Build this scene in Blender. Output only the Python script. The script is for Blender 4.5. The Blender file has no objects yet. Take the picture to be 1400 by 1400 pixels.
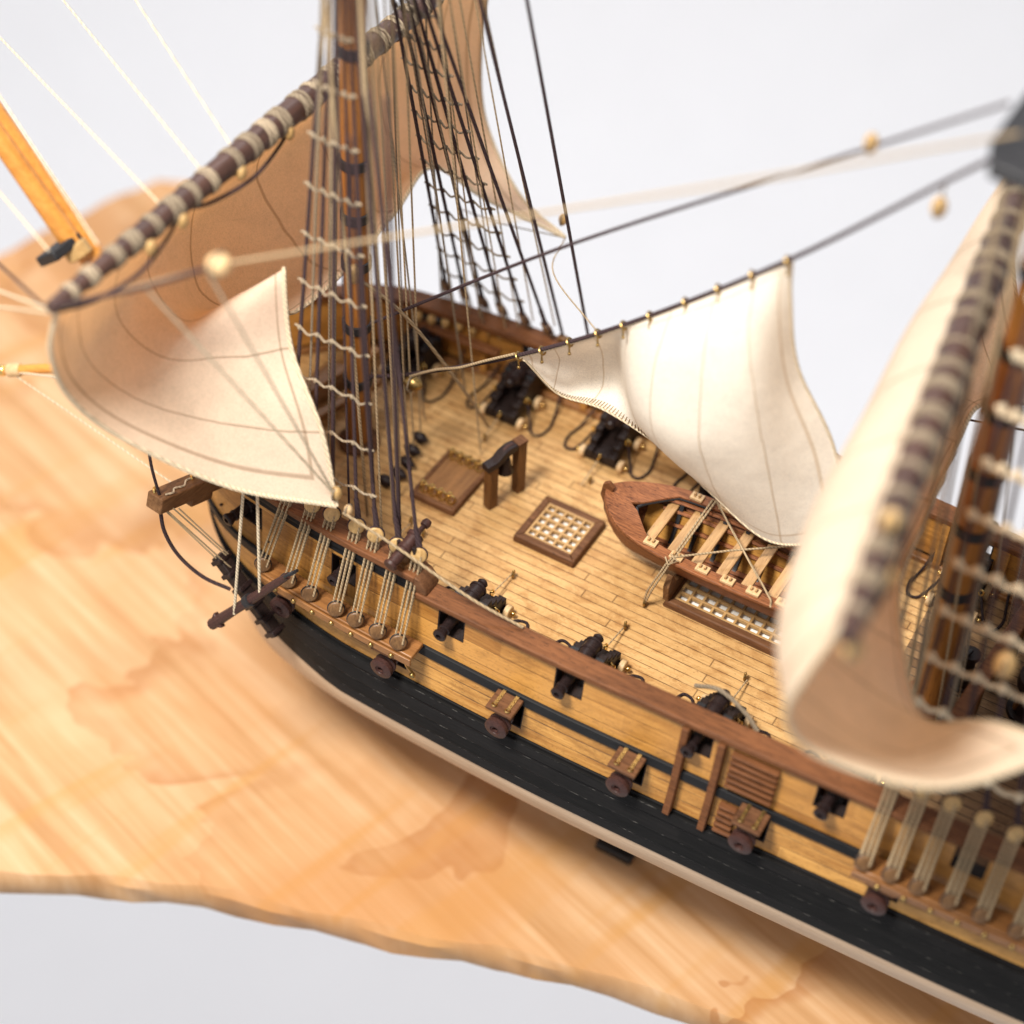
import bpy, math, random
from mathutils import Vector as V, Matrix
random.seed(7)
S = bpy.context.scene
S.unit_settings.scale_length = 0.02          # one unit is two centimetres: a ship model on a table
COL = S.collection
# ------------------------------------------------------------------ camera, light, exposure
cd = bpy.data.cameras.new('camera'); cam = bpy.data.objects.new('camera', cd); COL.objects.link(cam)
pi_, ya_, ro_ = math.radians(46.504), math.radians(-29.071), math.radians(2.605)
fwd = V((math.sin(ya_)*math.cos(pi_), math.cos(ya_)*math.cos(pi_), -math.sin(pi_)))
r0 = V((math.cos(ya_), -math.sin(ya_), 0)); u0 = r0.cross(fwd)
rt = r0*math.cos(ro_)+u0*math.sin(ro_); up = -r0*math.sin(ro_)+u0*math.cos(ro_)
M = Matrix((rt, up, -fwd)).transposed().to_4x4(); M.translation = V((8.765, -16.124, 19.437))
cam.matrix_world = M
cd.sensor_width = 36; cd.lens = 2500/1400*36; cd.clip_start = .1; cd.clip_end = 500
cd.dof.use_dof = True; cd.dof.focus_distance = 24.9; cd.dof.aperture_fstop = 0.108
S.camera = cam
W = bpy.data.worlds.new('World'); S.world = W; W.use_nodes = True
bg = W.node_tree.nodes['Background']; bg.inputs[0].default_value = (.97, .975, 1, 1); bg.inputs[1].default_value = .58
def area(name, loc, target, size, power, color):
    l = bpy.data.lights.new(name, 'AREA'); l.shape = 'RECTANGLE'; l.size, l.size_y = size; l.energy = power; l.color = color
    o = bpy.data.objects.new(name, l); COL.objects.link(o); o.location = loc
    o.rotation_euler = (V(target)-V(loc)).to_track_quat('-Z', 'Y').to_euler(); return o
area('softbox', (-3.5, -15, 29), (1, -1, 0), (7, 6), 18500, (1, .955, .885))
area('backdrop_fill', (-14, 24, 46), (-30, 58, -6), (22, 10), 21000, (.96, .965, 1))  # unseen fill light added only to brighten the backdrop
S.view_settings.view_transform = 'Standard'; S.view_settings.look = 'None'
S.view_settings.exposure = 0.1; S.view_settings.gamma = 1; S.view_settings.use_curve_mapping = False
S.render.engine = 'CYCLES'
S.cycles.max_bounces = 7; S.cycles.transmission_bounces = 6; S.cycles.use_denoising = True
# ------------------------------------------------------------------ helpers: meshes
def catmull(P, n=8):
    P = [V(p) for p in P]
    if len(P) < 3: return P
    Q = [P[0]*2-P[1]]+P+[P[-1]*2-P[-2]]; out = []
    for i in range(1, len(Q)-2):
        a, b, c, d = Q[i-1:i+3]
        for k in range(n):
            t = k/n
            out.append(.5*((2*b)+(c-a)*t+(2*a-5*b+4*c-d)*t*t+(3*b-a-3*c+d)*t**3))
    return out+[P[-1]]
def frame(d, hint=V((0, 0, 1))):
    d = d.normalized()
    if abs(d.dot(hint)) > .97: hint = V((1, 0, 0))
    a = d.cross(hint).normalized(); return a, a.cross(d).normalized()
class MB:
    def __init__(s): s.v = []; s.f = []; s.uv = None
    def add(s, vs, fs):
        n = len(s.v); s.v += [tuple(p) for p in vs]; s.f += [tuple(n+i for i in f) for f in fs]; return s
    def hexa(s, b, t):                       # four bottom, four top corners
        return s.add(list(b)+list(t), [(3,2,1,0),(4,5,6,7),(0,1,5,4),(1,2,6,5),(2,3,7,6),(3,0,4,7)])
    def box(s, c, sz, rot=None):
        x, y, z = (k/2 for k in sz); c = V(c)
        q = [V((-x,-y,-z)),V((x,-y,-z)),V((x,y,-z)),V((-x,y,-z)),V((-x,-y,z)),V((x,-y,z)),V((x,y,z)),V((-x,y,z))]
        if rot: q = [rot @ k for k in q]
        q = [c+k for k in q]; return s.hexa(q[:4], q[4:])
    def bar(s, p0, p1, w, h, hint=V((0,0,1)), w1=None, h1=None):
        p0, p1 = V(p0), V(p1); a, b = frame(p1-p0, hint); w1 = w1 or w; h1 = h1 or h
        r = lambda p, w, h: [p-a*w/2-b*h/2, p+a*w/2-b*h/2, p+a*w/2+b*h/2, p-a*w/2+b*h/2]
        return s.hexa(r(p0, w, h), r(p1, w1, h1))
    def tube(s, path, r, n=8, cap=True, twist=0):
        P = [V(p) for p in path]; m = len(P); R = r if isinstance(r, (list, tuple)) else [r]*m
        a, b = frame(P[1]-P[0]); vs = []
        for i, p in enumerate(P):
            d = (P[min(i+1, m-1)]-P[max(i-1, 0)]).normalized()
            a = (a-d*a.dot(d)).normalized(); b = d.cross(a)
            vs += [p+(a*math.cos(t)+b*math.sin(t))*R[i] for t in (2*math.pi*k/n+twist for k in range(n))]
        fs = [(i*n+k, i*n+(k+1)%n, (i+1)*n+(k+1)%n, (i+1)*n+k) for i in range(m-1) for k in range(n)]
        if cap: fs += [tuple(reversed(range(n))), tuple((m-1)*n+k for k in range(n))]
        return s.add(vs, fs)
    def lathe(s, p0, axis, prof, n=16):      # prof: (distance along the axis, radius)
        p0 = V(p0); ax = V(axis).normalized(); a, b = frame(ax); m = len(prof); vs = []
        for t, r in prof:
            vs += [p0+ax*t+(a*math.cos(q)+b*math.sin(q))*max(r, 1e-4) for q in (2*math.pi*k/n for k in range(n))]
        fs = [(i*n+k, i*n+(k+1)%n, (i+1)*n+(k+1)%n, (i+1)*n+k) for i in range(m-1) for k in range(n)]
        fs += [tuple(reversed(range(n))), tuple((m-1)*n+k for k in range(n))]
        return s.add(vs, fs)
    def ball(s, c, r, n=10, sq=(1, 1, 1)):
        m = 6; vs = []; c = V(c)
        for i in range(m+1):
            ph = math.pi*i/m
            for k in range(n):
                t = 2*math.pi*k/n
                vs.append(c+V((math.sin(ph)*math.cos(t)*sq[0], math.sin(ph)*math.sin(t)*sq[1], math.cos(ph)*sq[2]))*r)
        return s.add(vs, [(i*n+k, (i+1)*n+k, (i+1)*n+(k+1)%n, i*n+(k+1)%n) for i in range(m) for k in range(n)])
    def ring(s, c, axis, R, r, n=18, k=6):
        a, b = frame(V(axis)); c = V(c)
        P = [c+(a*math.cos(t)+b*math.sin(t))*R for t in (2*math.pi*i/n for i in range(n))]
        ax = V(axis).normalized(); vs = []
        for i, p in enumerate(P):
            o = (p-c).normalized()
            vs += [p+(o*math.cos(t)+ax*math.sin(t))*r for t in (2*math.pi*j/k for j in range(k))]
        return s.add(vs, [(i*k+j, ((i+1)%n)*k+j, ((i+1)%n)*k+(j+1)%k, i*k+(j+1)%k) for i in range(n) for j in range(k)])
    def prism(s, poly, ext):
        n = len(poly); P = [V(p) for p in poly]; e = V(ext)
        return s.add(P+[p+e for p in P], [tuple(reversed(range(n))), tuple(range(n, 2*n))]+[(i, (i+1)%n, n+(i+1)%n, n+i) for i in range(n)])
    def build(s, name, mat, parent=None, smooth=35, bevel=0, seg=2, origin=None):
        me = bpy.data.meshes.new(name)
        vs = s.v
        o = bpy.data.objects.new(name, me); COL.objects.link(o)
        if parent is None:
            if origin is None:
                lo = [min(p[i] for p in vs) for i in range(3)]; hi = [max(p[i] for p in vs) for i in range(3)]
                origin = ((lo[0]+hi[0])/2, (lo[1]+hi[1])/2, lo[2])
            o.location = origin; off = V(origin)
        else:
            root = parent
            while root.parent: root = root.parent
            o.parent = parent; off = root.location.copy()
        me.from_pydata([(p[0]-off[0], p[1]-off[1], p[2]-off[2]) for p in vs], [], s.f)
        if s.uv:
            ul = me.uv_layers.new(name='UVMap')
            for l in me.loops: ul.data[l.index].uv = s.uv[l.vertex_index]
        me.materials.append(MAT[mat] if isinstance(mat, str) else mat)
        if smooth:
            me.polygons.foreach_set('use_smooth', [True]*len(me.polygons)); me.set_sharp_from_angle(angle=math.radians(smooth))
        if bevel:
            b = o.modifiers.new('bevel', 'BEVEL'); b.width = bevel; b.segments = seg; b.limit_method = 'ANGLE'; b.angle_limit = math.radians(40); b.harden_normals = False
        return o
def tag(o, label=None, cat=None, group=None, kind=None):
    for k, x in (('label', label), ('category', cat), ('group', group), ('kind', kind)):
        if x: o[k] = x
    return o
def empty(name, loc, label, cat, group=None):
    o = bpy.data.objects.new(name, None); COL.objects.link(o); o.location = loc; o.empty_display_size = .2
    return tag(o, label, cat, group)
def copy_tree(o, parent=None):
    c = o.copy(); COL.objects.link(c); c.parent = parent
    for ch in list(o.children): copy_tree(ch, c)
    return c
# ------------------------------------------------------------------ helpers: materials
MAT = {}
class NT:
    def __init__(s, name):
        s.m = bpy.data.materials.new(name); s.m.use_nodes = True; s.t = s.m.node_tree
        s.b = s.t.nodes['Principled BSDF']; MAT[name] = s.m
    def n(s, typ, **k):
        x = s.t.nodes.new(typ)
        for a, b in k.items(): setattr(x, a, b)
        return x
    def l(s, a, b): s.t.links.new(a, b)
    def val(s, i, v):
        if hasattr(v, 'node'): s.l(v, i)
        else: i.default_value = v
    def math(s, op, a, b=0.0, c=0.0):
        x = s.n('ShaderNodeMath', operation=op)
        for i, v in enumerate((a, b, c)): s.val(x.inputs[i], v)
        return x.outputs[0]
    def coord(s, kind='Object'): return s.n('ShaderNodeTexCoord').outputs[kind]
    def mapping(s, vec, scale=(1,1,1), rot=(0,0,0), loc=(0,0,0)):
        x = s.n('ShaderNodeMapping'); s.l(vec, x.inputs[0]); x.inputs['Scale'].default_value = scale; x.inputs['Rotation'].default_value = rot; x.inputs['Location'].default_value = loc
        return x.outputs[0]
    def noise(s, vec, scale, detail=4, rough=.6, dist=0, out=0):
        x = s.n('ShaderNodeTexNoise'); s.l(vec, x.inputs['Vector'])
        x.inputs['Scale'].default_value = scale; x.inputs['Detail'].default_value = detail; x.inputs['Roughness'].default_value = rough; x.inputs['Distortion'].default_value = dist
        return x.outputs[out]
    def white(s, vec):
        x = s.n('ShaderNodeTexWhiteNoise', noise_dimensions='2D'); s.l(vec, x.inputs['Vector']); return x.outputs[0]
    def xyz(s, vec):
        x = s.n('ShaderNodeSeparateXYZ'); s.l(vec, x.inputs[0]); return x.outputs
    def comb(s, x, y, z=0.0):
        c = s.n('ShaderNodeCombineXYZ')
        for i, v in enumerate((x, y, z)): s.val(c.inputs[i], v)
        return c.outputs[0]
    def ramp(s, fac, stops):
        x = s.n('ShaderNodeValToRGB'); e = x.color_ramp.elements
        while len(e) < len(stops): e.new(.5)
        for q, (p, c) in zip(e, stops): q.position = p; q.color = (*c, 1) if len(c) == 3 else c
        s.l(fac, x.inputs[0]); return x.outputs[0]
    def mix(s, fac, a, b, typ='MIX'):
        x = s.n('ShaderNodeMix', data_type='RGBA', blend_type=typ)
        s.val(x.inputs[0], fac)
        for i, v in ((6, a), (7, b)): s.val(x.inputs[i], (*v, 1) if isinstance(v, tuple) and len(v) == 3 else v)
        return x.outputs[2]
    def step(s, x, a, b):                     # smooth 0..1 between a and b
        m = s.n('ShaderNodeMapRange', interpolation_type='SMOOTHSTEP'); s.l(x, m.inputs[0]); m.inputs[1].default_value = a; m.inputs[2].default_value = b; return m.outputs[0]
    def bump(s, h, dist=.01, st=.5):
        x = s.n('ShaderNodeBump'); x.inputs['Strength'].default_value = st; x.inputs['Distance'].default_value = dist
        s.l(h, x.inputs['Height']); s.l(x.outputs[0], s.b.inputs['Normal']); return x.outputs[0]
    def set(s, **k):
        for a, v in k.items(): s.val(s.b.inputs[a.replace('_', ' ')], v)
        return s
def wood(name, dark, light, axis=0, fine=9, rough=.5, coat=0, speck=.5, bump=.006, spec=.4):
    t = NT(name); co = t.coord(); sc = [fine*2]*3; sc[axis] = fine*.16
    rnd = t.n('ShaderNodeObjectInfo').outputs['Random']
    mv = t.n('ShaderNodeVectorMath', operation='ADD'); t.l(co, mv.inputs[0]); t.l(t.comb(t.math('MULTIPLY', rnd, 31), t.math('MULTIPLY', rnd, 17)), mv.inputs[1]); co = mv.outputs[0]
    g = t.noise(t.mapping(co, sc), 1, 6, .65, .4); sc2 = [3.2]*3; sc2[axis] = .7
    b = t.noise(t.mapping(co, sc2), 1, 3, .5)
    c = t.ramp(t.math('ADD', t.math('MULTIPLY', g, .7), t.math('MULTIPLY', b, .3)), [(.32, dark), (.62, light)])
    sc3 = [70]*3; sc3[axis] = 9
    p = t.step(t.noise(t.mapping(co, sc3), 1, 2, .5), .6, .7)
    c = t.mix(t.math('MULTIPLY', p, speck), c, tuple(k*.35 for k in dark))
    t.set(Base_Color=c, Roughness=rough, Coat_Weight=coat, Coat_Roughness=.25, Specular_IOR_Level=spec)
    t.bump(g, bump, .6); return t
wood('mahogany', (.056,.019,.006), (.19,.072,.026), 0, 13, .58, 0, .7, .008, .22)
wood('walnut', (.055,.021,.009), (.165,.073,.031), 0, 12, .6, 0, .6, .006, .2)
wood('walnut_cross', (.085,.036,.013), (.22,.108,.045), 1, 10, .6, 0, .6, .006, .2)
wood('walnut_up', (.06,.022,.007), (.17,.072,.02), 2, 10, .5, 0, .5, .006, .3)
wood('boat_mahogany', (.06,.016,.007), (.33,.125,.048), 0, 30, .55, 0, .9, .006, .25)
wood('boat_plank', (.24,.105,.02), (.46,.23,.05), 0, 7, .65, 0, .5, .006, .15)
wood('thwart_wood', (.28,.15,.06), (.50,.30,.13), 1, 12, .5)
wood('oak_panel', (.12,.05,.014), (.25,.115,.036), 1, 9, .5)
wood('pale_wood', (.44,.28,.13), (.66,.45,.24), 1, 12, .5)
wood('block_wood', (.34,.195,.065), (.56,.36,.15), 2, 12, .45)
wood('deadeye_wood', (.085,.038,.012), (.19,.095,.034), 2, 12, .45)
wood('spar_dark', (.026,.012,.009), (.07,.033,.024), 1, 8, .45, .1)
wood('mast_wood', (.17,.058,.01), (.34,.135,.027), 2, 8, .38, .3)
wood('orange_spar', (.45,.17,.025), (.68,.30,.06), 0, 6, .4, .3)
wood('channel_wood', (.12,.046,.012), (.29,.125,.036), 0, 9, .45, .15)
wood('lattice', (.30,.165,.06), (.48,.29,.115), 0, 12, .5)
wood('cream_hull', (.43,.29,.18), (.56,.40,.265), 0, 5, .5, 0, .25)
def plain(name, c, rough=.5, metal=0, spec=.5, nz=30, amt=.25, bump=.004, coat=0):
    t = NT(name); n = t.noise(t.coord(), nz, 4, .6)
    t.set(Base_Color=t.ramp(n, [(.3, tuple(k*(1-amt) for k in c)), (.7, tuple(min(1, k*(1+amt)) for k in c))]), Roughness=t.math('ADD', rough-.08, t.math('MULTIPLY', n, .16)), Metallic=metal, Specular_IOR_Level=spec, Coat_Weight=coat)
    t.bump(n, bump, .5); return t
plain('cannon_black', (.016,.0085,.008), .42, 0, .28, 45, .5, .003)
plain('carriage_black', (.017,.010,.0085), .5, 0, .22, 40, .5, .003)
plain('muzzle_brown', (.046,.0185,.0145), .48, 0, .3, 40, .4, .003)
plain('black_iron', (.014,.014,.016), .5, 0, .4, 30, .4, .004)
plain('brass', (.80,.56,.20), .26, 1, .5, 30, .15)
plain('dull_brass', (.36,.24,.09), .4, 1, .5, 30, .4)
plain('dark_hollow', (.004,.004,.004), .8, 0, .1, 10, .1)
plain('backing_white', (.74,.71,.66), .7, 0, .2, 20, .05)
plain('backdrop_white', (.89,.885,.895), .9, 0, .1, .3, .012, 0)
plain('stand_black', (.012,.011,.011), .45, 0, .5, 20, .3)
plain('cloth_white', (.80,.80,.80), .8)
def rope(name, c, scale=60):
    t = NT(name); co = t.coord(); n = t.noise(co, scale, 3, .6)
    w = t.n('ShaderNodeTexWave', bands_direction='DIAGONAL'); t.l(co, w.inputs['Vector']); w.inputs['Scale'].default_value = 9; w.inputs['Distortion'].default_value = 2
    f = t.math('ADD', t.math('MULTIPLY', n, .6), t.math('MULTIPLY', w.outputs[1], .4))
    t.set(Base_Color=t.ramp(f, [(.25, tuple(k*.6 for k in c)), (.75, tuple(k*1.2 for k in c))]), Roughness=.85, Specular_IOR_Level=.15); t.bump(f, .012, .7)
rope('tan_rope', (.37,.27,.16)); rope('pale_rope', (.60,.49,.34)); rope('dark_rope', (.05,.031,.033)); rope('grey_rope', (.23,.18,.125))
rope('binding_rope', (.33,.26,.18)); rope('breech_rope', (.03,.02,.021))
# deck planks: 3 mm strips with dark caulking, butt joints and grime
t = NT('deck_planks'); co = t.coord(); x, y, z = t.xyz(co); PW = .148
row = t.math('FLOOR', t.math('DIVIDE', y, PW)); fy = t.math('FRACT', t.math('DIVIDE', y, PW))
r1 = t.white(t.comb(row, 3.3)); xs = t.math('ADD', t.math('DIVIDE', x, 4.2), t.math('MULTIPLY', r1, 7)); seg = t.math('FLOOR', xs); fx = t.math('FRACT', xs)
tone = t.white(t.comb(row, seg))
wob = t.noise(t.mapping(co, (3, 3, 1)), 1, 3)
dy = t.math('MINIMUM', fy, t.math('SUBTRACT', 1.0, fy)); dx = t.math('MULTIPLY', t.math('MINIMUM', fx, t.math('SUBTRACT', 1.0, fx)), 4.2/PW)
seam = t.math('SUBTRACT', 1.0, t.step(dy, .022, .05)); seam = t.math('MULTIPLY', seam, t.math('ADD', .5, t.math('MULTIPLY', t.step(wob, .34, .62), .5)))
butt = t.math('MULTIPLY', t.math('SUBTRACT', 1.0, t.step(dx, .03, .09)), .7)
seam = t.math('MAXIMUM', seam, butt)
sh = t.comb(t.math('ADD', x, t.math('MULTIPLY', tone, 40)), y, t.math('MULTIPLY', tone, 9))
gr = t.noise(t.mapping(sh, (2.2, 34, 1)), 1, 6, .7, .3)
bl = t.noise(co, 1.1, 5, .65); st = t.noise(t.mapping(co, (2.6, 4.2, 1)), 1, 9, .8, .5); sp = t.noise(t.mapping(co, (20, 46, 1)), 1, 4, .7)
c = t.ramp(t.math('ADD', t.math('MULTIPLY', gr, .85), t.math('MULTIPLY', tone, .2)), [(.2, (.33,.172,.058)), (.5, (.50,.295,.115)), (.8, (.62,.40,.18))])
c = t.mix(t.math('MULTIPLY', t.step(st, .46, .64), .62), c, (.31,.145,.042))
c = t.mix(t.math('MULTIPLY', t.step(bl, .5, .75), .30), c, (.40,.21,.075))
c = t.mix(t.math('MULTIPLY', t.step(sp, .59, .68), .75), c, (.12,.05,.016))
edge = t.math('MULTIPLY', t.math('SUBTRACT', 1.0, t.step(dy, .05, .34)), t.step(st, .40, .62))
c = t.mix(t.math('MULTIPLY', edge, .34), c, (.23,.10,.03))
c = t.mix(t.math('MULTIPLY', seam, .88), c, (.06,.026,.010))
t.set(Base_Color=c, Roughness=t.math('ADD', .42, t.math('MULTIPLY', gr, .2)), Specular_IOR_Level=.3)
t.bump(t.math('SUBTRACT', t.math('MULTIPLY', gr, .3), seam), .014, .6)
t = NT('shaded_planks'); co = t.coord(); x, y, z = t.xyz(co)  # after-deck planks, the shade of the sails painted into their darker tones
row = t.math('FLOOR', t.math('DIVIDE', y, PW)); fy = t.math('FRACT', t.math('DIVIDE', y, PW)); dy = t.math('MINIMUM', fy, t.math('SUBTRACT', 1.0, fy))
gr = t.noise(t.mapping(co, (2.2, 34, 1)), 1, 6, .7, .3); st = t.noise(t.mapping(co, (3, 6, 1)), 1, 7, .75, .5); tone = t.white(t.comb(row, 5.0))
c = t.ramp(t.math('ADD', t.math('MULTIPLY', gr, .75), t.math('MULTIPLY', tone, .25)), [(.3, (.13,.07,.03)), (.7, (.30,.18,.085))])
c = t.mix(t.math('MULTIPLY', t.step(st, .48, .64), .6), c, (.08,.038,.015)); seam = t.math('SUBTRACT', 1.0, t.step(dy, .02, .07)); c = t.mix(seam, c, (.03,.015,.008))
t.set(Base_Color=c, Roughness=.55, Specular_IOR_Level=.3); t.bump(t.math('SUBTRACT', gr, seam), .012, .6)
# hull planks run fore and aft, seams at fixed heights
def hullplank(name, a, b, seam_c, H, ox=.0, rough=.42, stain=.5, seamw=.10, worn=None, seamamt=.8):
    t = NT(name); co = t.coord(); x, y, z = t.xyz(co); zz = t.math('DIVIDE', t.math('ADD', z, ox), H)
    row = t.math('FLOOR', zz); f = t.math('FRACT', zz); d = t.math('MINIMUM', f, t.math('SUBTRACT', 1.0, f))
    tone = t.white(t.comb(row, t.math('FLOOR', t.math('ADD', t.math('DIVIDE', x, 5.0), t.math('MULTIPLY', row, .37)))))
    gr = t.noise(t.mapping(co, (1.3, 20, 26)), 1, 6, .68, .3); st = t.noise(t.mapping(co, (1.4, 3, 3.2)), 1, 7, .74, .6); sp = t.noise(t.mapping(co, (22, 40, 46)), 1, 2, .5)
    c = t.ramp(t.math('ADD', t.math('MULTIPLY', gr, .75), t.math('MULTIPLY', tone, .25)), [(.33, a), (.62, b)])
    c = t.mix(t.math('MULTIPLY', t.step(st, .45, .68), stain), c, tuple(k*.62 for k in a))
    c = t.mix(t.math('MULTIPLY', t.step(sp, .6, .7), stain*.8), c, tuple(k*.35 for k in a))
    seam = t.math('MULTIPLY', t.math('SUBTRACT', 1.0, t.step(d, .01, seamw)), t.math('ADD', .35, t.math('MULTIPLY', t.step(st, .35, .6), .65)))
    c = t.mix(t.math('MULTIPLY', seam, seamamt), c, seam_c)
    if worn:
        wn = t.noise(t.mapping(co, (7, 9, 40)), 1, 4, .7); k = t.math('MULTIPLY', t.math('MULTIPLY', t.math('SUBTRACT', 1.0, t.step(d, .0, .035)), t.step(wn, .54, .66)), .6)
        c = t.mix(k, c, worn)
    t.set(Base_Color=c, Roughness=rough, Coat_Weight=0 if 'black' in name else .12, Coat_Roughness=.3, Specular_IOR_Level=.12 if 'black' in name else .4); t.bump(t.math('SUBTRACT', t.math('MULTIPLY', gr, .4), seam), .012, .6)
hullplank('bulwark_wood', (.29,.115,.018), (.55,.265,.062), (.16,.06,.015), .31, .03, .4, .5, .05, None, .35)
hullplank('lower_wood', (.32,.13,.022), (.58,.30,.078), (.06,.025,.01), .19, .02, .42, .55, .06, None, .75)
hullplank('black_planks', (.0055,.0055,.0055), (.0125,.0115,.0115), (.003,.003,.003), .21, .0, .55, .3, .07, (.30,.28,.25))
hullplank('black_band', (.008,.008,.009), (.018,.018,.019), (.004,.004,.004), .4, .13, .5, .3)
# sail cloth: weave, sewn panel seams (u), hems, a little creasing, light through it
def cloth(name, base, seams, stitch, trans=.32, deep=(1, 1, 1)):
    t = NT(name); uv = t.coord('UV'); u, v, _ = t.xyz(uv); co = t.coord()
    wob = t.math('MULTIPLY', t.math('SUBTRACT', t.noise(co, 1.3, 2), .5), .012)
    f = t.math('FRACT', t.math('ADD', t.math('MULTIPLY', t.math('ADD', u, wob), seams), .5)); d = t.math('ABSOLUTE', t.math('SUBTRACT', f, .5))
    line = t.math('SUBTRACT', 1.0, t.step(d, .006, .024))
    wv = t.noise(co, 55, 3, .7); bl = t.noise(co, 1.6, 4, .6); fl = t.noise(co, 18, 3, .65)
    c = t.ramp(t.math('ADD', t.math('MULTIPLY', wv, .6), t.math('ADD', t.math('MULTIPLY', bl, .35), t.math('MULTIPLY', fl, .2))), [(.36, tuple(k*.76 for k in base)), (.66, tuple(min(.9, k*1.06) for k in base))])
    c = t.mix(t.math('MULTIPLY', t.step(t.noise(co, 30, 2, .5), .66, .74), .25), c, tuple(k*.5 for k in base))
    c = t.mix(t.math('MULTIPLY', line, .45), c, stitch)
    eu = t.math('MINIMUM', u, t.math('SUBTRACT', 1.0, u)); ev = t.math('MINIMUM', v, t.math('SUBTRACT', 1.0, v)); e = t.math('MINIMUM', t.math('MULTIPLY', eu, 1.0), ev)
    hem = t.math('MULTIPLY', t.step(e, .034, .038), t.math('SUBTRACT', 1.0, t.step(e, .041, .046)))
    c = t.mix(t.math('MULTIPLY', hem, .5), c, stitch)
    t.set(Base_Color=c, Roughness=.9, Specular_IOR_Level=.08)
    nrm = t.bump(t.math('ADD', t.math('MULTIPLY', wv, .5), t.math('ADD', t.math('MULTIPLY', t.noise(co, 2.6, 2, .45), 1.2), t.math('MULTIPLY', line, -.6))), .02, .6)
    tr = t.n('ShaderNodeBsdfTranslucent'); t.l(t.mix(1.0, c, deep, 'MULTIPLY'), tr.inputs[0]); t.l(nrm, tr.inputs['Normal'])
    mx = t.n('ShaderNodeMixShader'); mx.inputs[0].default_value = trans; t.l(t.b.outputs[0], mx.inputs[1]); t.l(tr.outputs[0], mx.inputs[2])
    t.l(mx.outputs[0], t.t.nodes['Material Output'].inputs[0])
cloth('course_cloth', (.84,.715,.56), 9, (.20,.11,.045), .46, (.88, .46, .155))
cloth('stay_cloth', (.86,.785,.68), 7, (.50,.34,.18), .3, (.9, .7, .5))
# table: pale board with ripple figure along the grain, saw lines across it and dark wavy contours
t = NT('table_wood'); co = t.coord(); x, y, z = t.xyz(co)
ws = t.noise(co, .28, 3, .5, .4); band = t.noise(t.mapping(co, (.10, 2.1, .6)), 1, 3, .5, .8); fine = t.noise(t.mapping(co, (.6, 11, 2)), 1, 4, .6, .3); cross = t.noise(t.mapping(co, (1.35, .10, .6)), 1, 2, .5, .5)
big = t.noise(co, .16, 4, .6, .6)
c = t.ramp(t.math('ADD', t.math('MULTIPLY', band, .62), t.math('ADD', t.math('MULTIPLY', fine, .2), t.math('MULTIPLY', ws, .18))), [(.36, (.41,.215,.086)), (.48, (.52,.30,.143)), (.62, (.61,.395,.225))])
c = t.mix(t.math('MULTIPLY', t.step(cross, .53, .68), .5), c, (.50,.25,.065))
c = t.mix(t.math('MULTIPLY', t.step(big, .44, .68), .6), c, (.47,.215,.075))
lv = t.math('ADD', t.math('MULTIPLY', t.noise(co, .2, 4, .52, .6), 4.0), t.math('MULTIPLY', y, .17)); fr = t.math('FRACT', lv)
ln = t.math('MULTIPLY', t.math('POWER', t.math('SUBTRACT', 1.0, t.step(fr, .0, .42)), 1.8), t.math('ADD', .3, t.math('MULTIPLY', t.step(t.noise(co, .45, 3), .36, .58), .7)))
ln = t.math('MULTIPLY', ln, t.step(fr, .0, .025))
c = t.mix(t.math('MULTIPLY', ln, .62), c, (.36,.145,.042))
t.set(Base_Color=c, Roughness=.5, Specular_IOR_Level=.3); t.bump(fine, .01, .3)

# ================================================================== SETTING
# seamless white backdrop: floor far below the table curving up into a wall
mb = MB(); prof = [(-90, -44)]+[(60+14*math.sin(a), -30-14*math.cos(a)) for a in (math.pi/2*i/12 for i in range(13))]+[(74, 60)]
ax = V((.875, .486, 0)); ay = V((-.486, .875, 0))      # the wall stands square to the line of sight
for yy, zz in prof: mb.v += [tuple(ay*yy-ax*130+V((0, 0, zz))), tuple(ay*yy+ax*130+V((0, 0, zz)))]
mb.f = [(2*i, 2*i+1, 2*i+3, 2*i+2) for i in range(len(prof)-1)]
tag(mb.build('backdrop', 'backdrop_white', origin=(0, 0, -44)), kind='structure')
# the wooden table top, a live-edge slab; its grain lies 15 degrees off the keel
TZ = -4.6; A = math.radians(-15.5)
out = catmull([(-15.4,3.2,0),(-14.75,5.6,0),(-14.15,7.7,0),(-13.5,8.45,0),(-11.8,8.3,0),(-8.5,7.4,0),(-3,6.6,0),(4,5.8,0),(11,5.6,0),(16.8,5.4,0),(17.6,4.2,0),(17.2,1.6,0),(14.5,.1,0),(10.2,-1.5,0),(6.6,-2.85,0),(3.2,-3.62,0),(.6,-4.55,0),(-2.3,-5.5,0),(-4.6,-6.65,0),(-8.2,-8.6,0),(-12,-10.6,0),(-16.4,-11.5,0),(-17.6,-9.6,0),(-17.2,-3.5,0),(-16.2,.4,0),(-15.4,3.2,0)], 5)[:-1]
Rz = Matrix.Rotation(-A, 3, 'Z')
mb = MB(); n = len(out)
rings = [(0, TZ-.62, .10), (1, TZ-.5, 0), (2, TZ-.1, 0), (3, TZ, .09)]
cen = sum(out, V())/n
for k, zz, ins in rings:
    for i, p in enumerate(out):
        q = p+(cen-p).normalized()*(ins+.05*math.sin(i*1.7+k)); q = Rz @ q; mb.v.append((q.x, q.y, zz))
mb.f = [(k*n+i, k*n+(i+1)%n, (k+1)*n+(i+1)%n, (k+1)*n+i) for k in range(3) for i in range(n)]+[tuple(reversed(range(n))), tuple(3*n+i for i in range(n))]
tb = mb.build('wooden_table', 'table_wood', origin=(0, 0, TZ)); tb.rotation_euler.z = A
tag(tb, 'pale orange wooden table top with wavy grain beneath the ship model', 'table')

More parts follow.
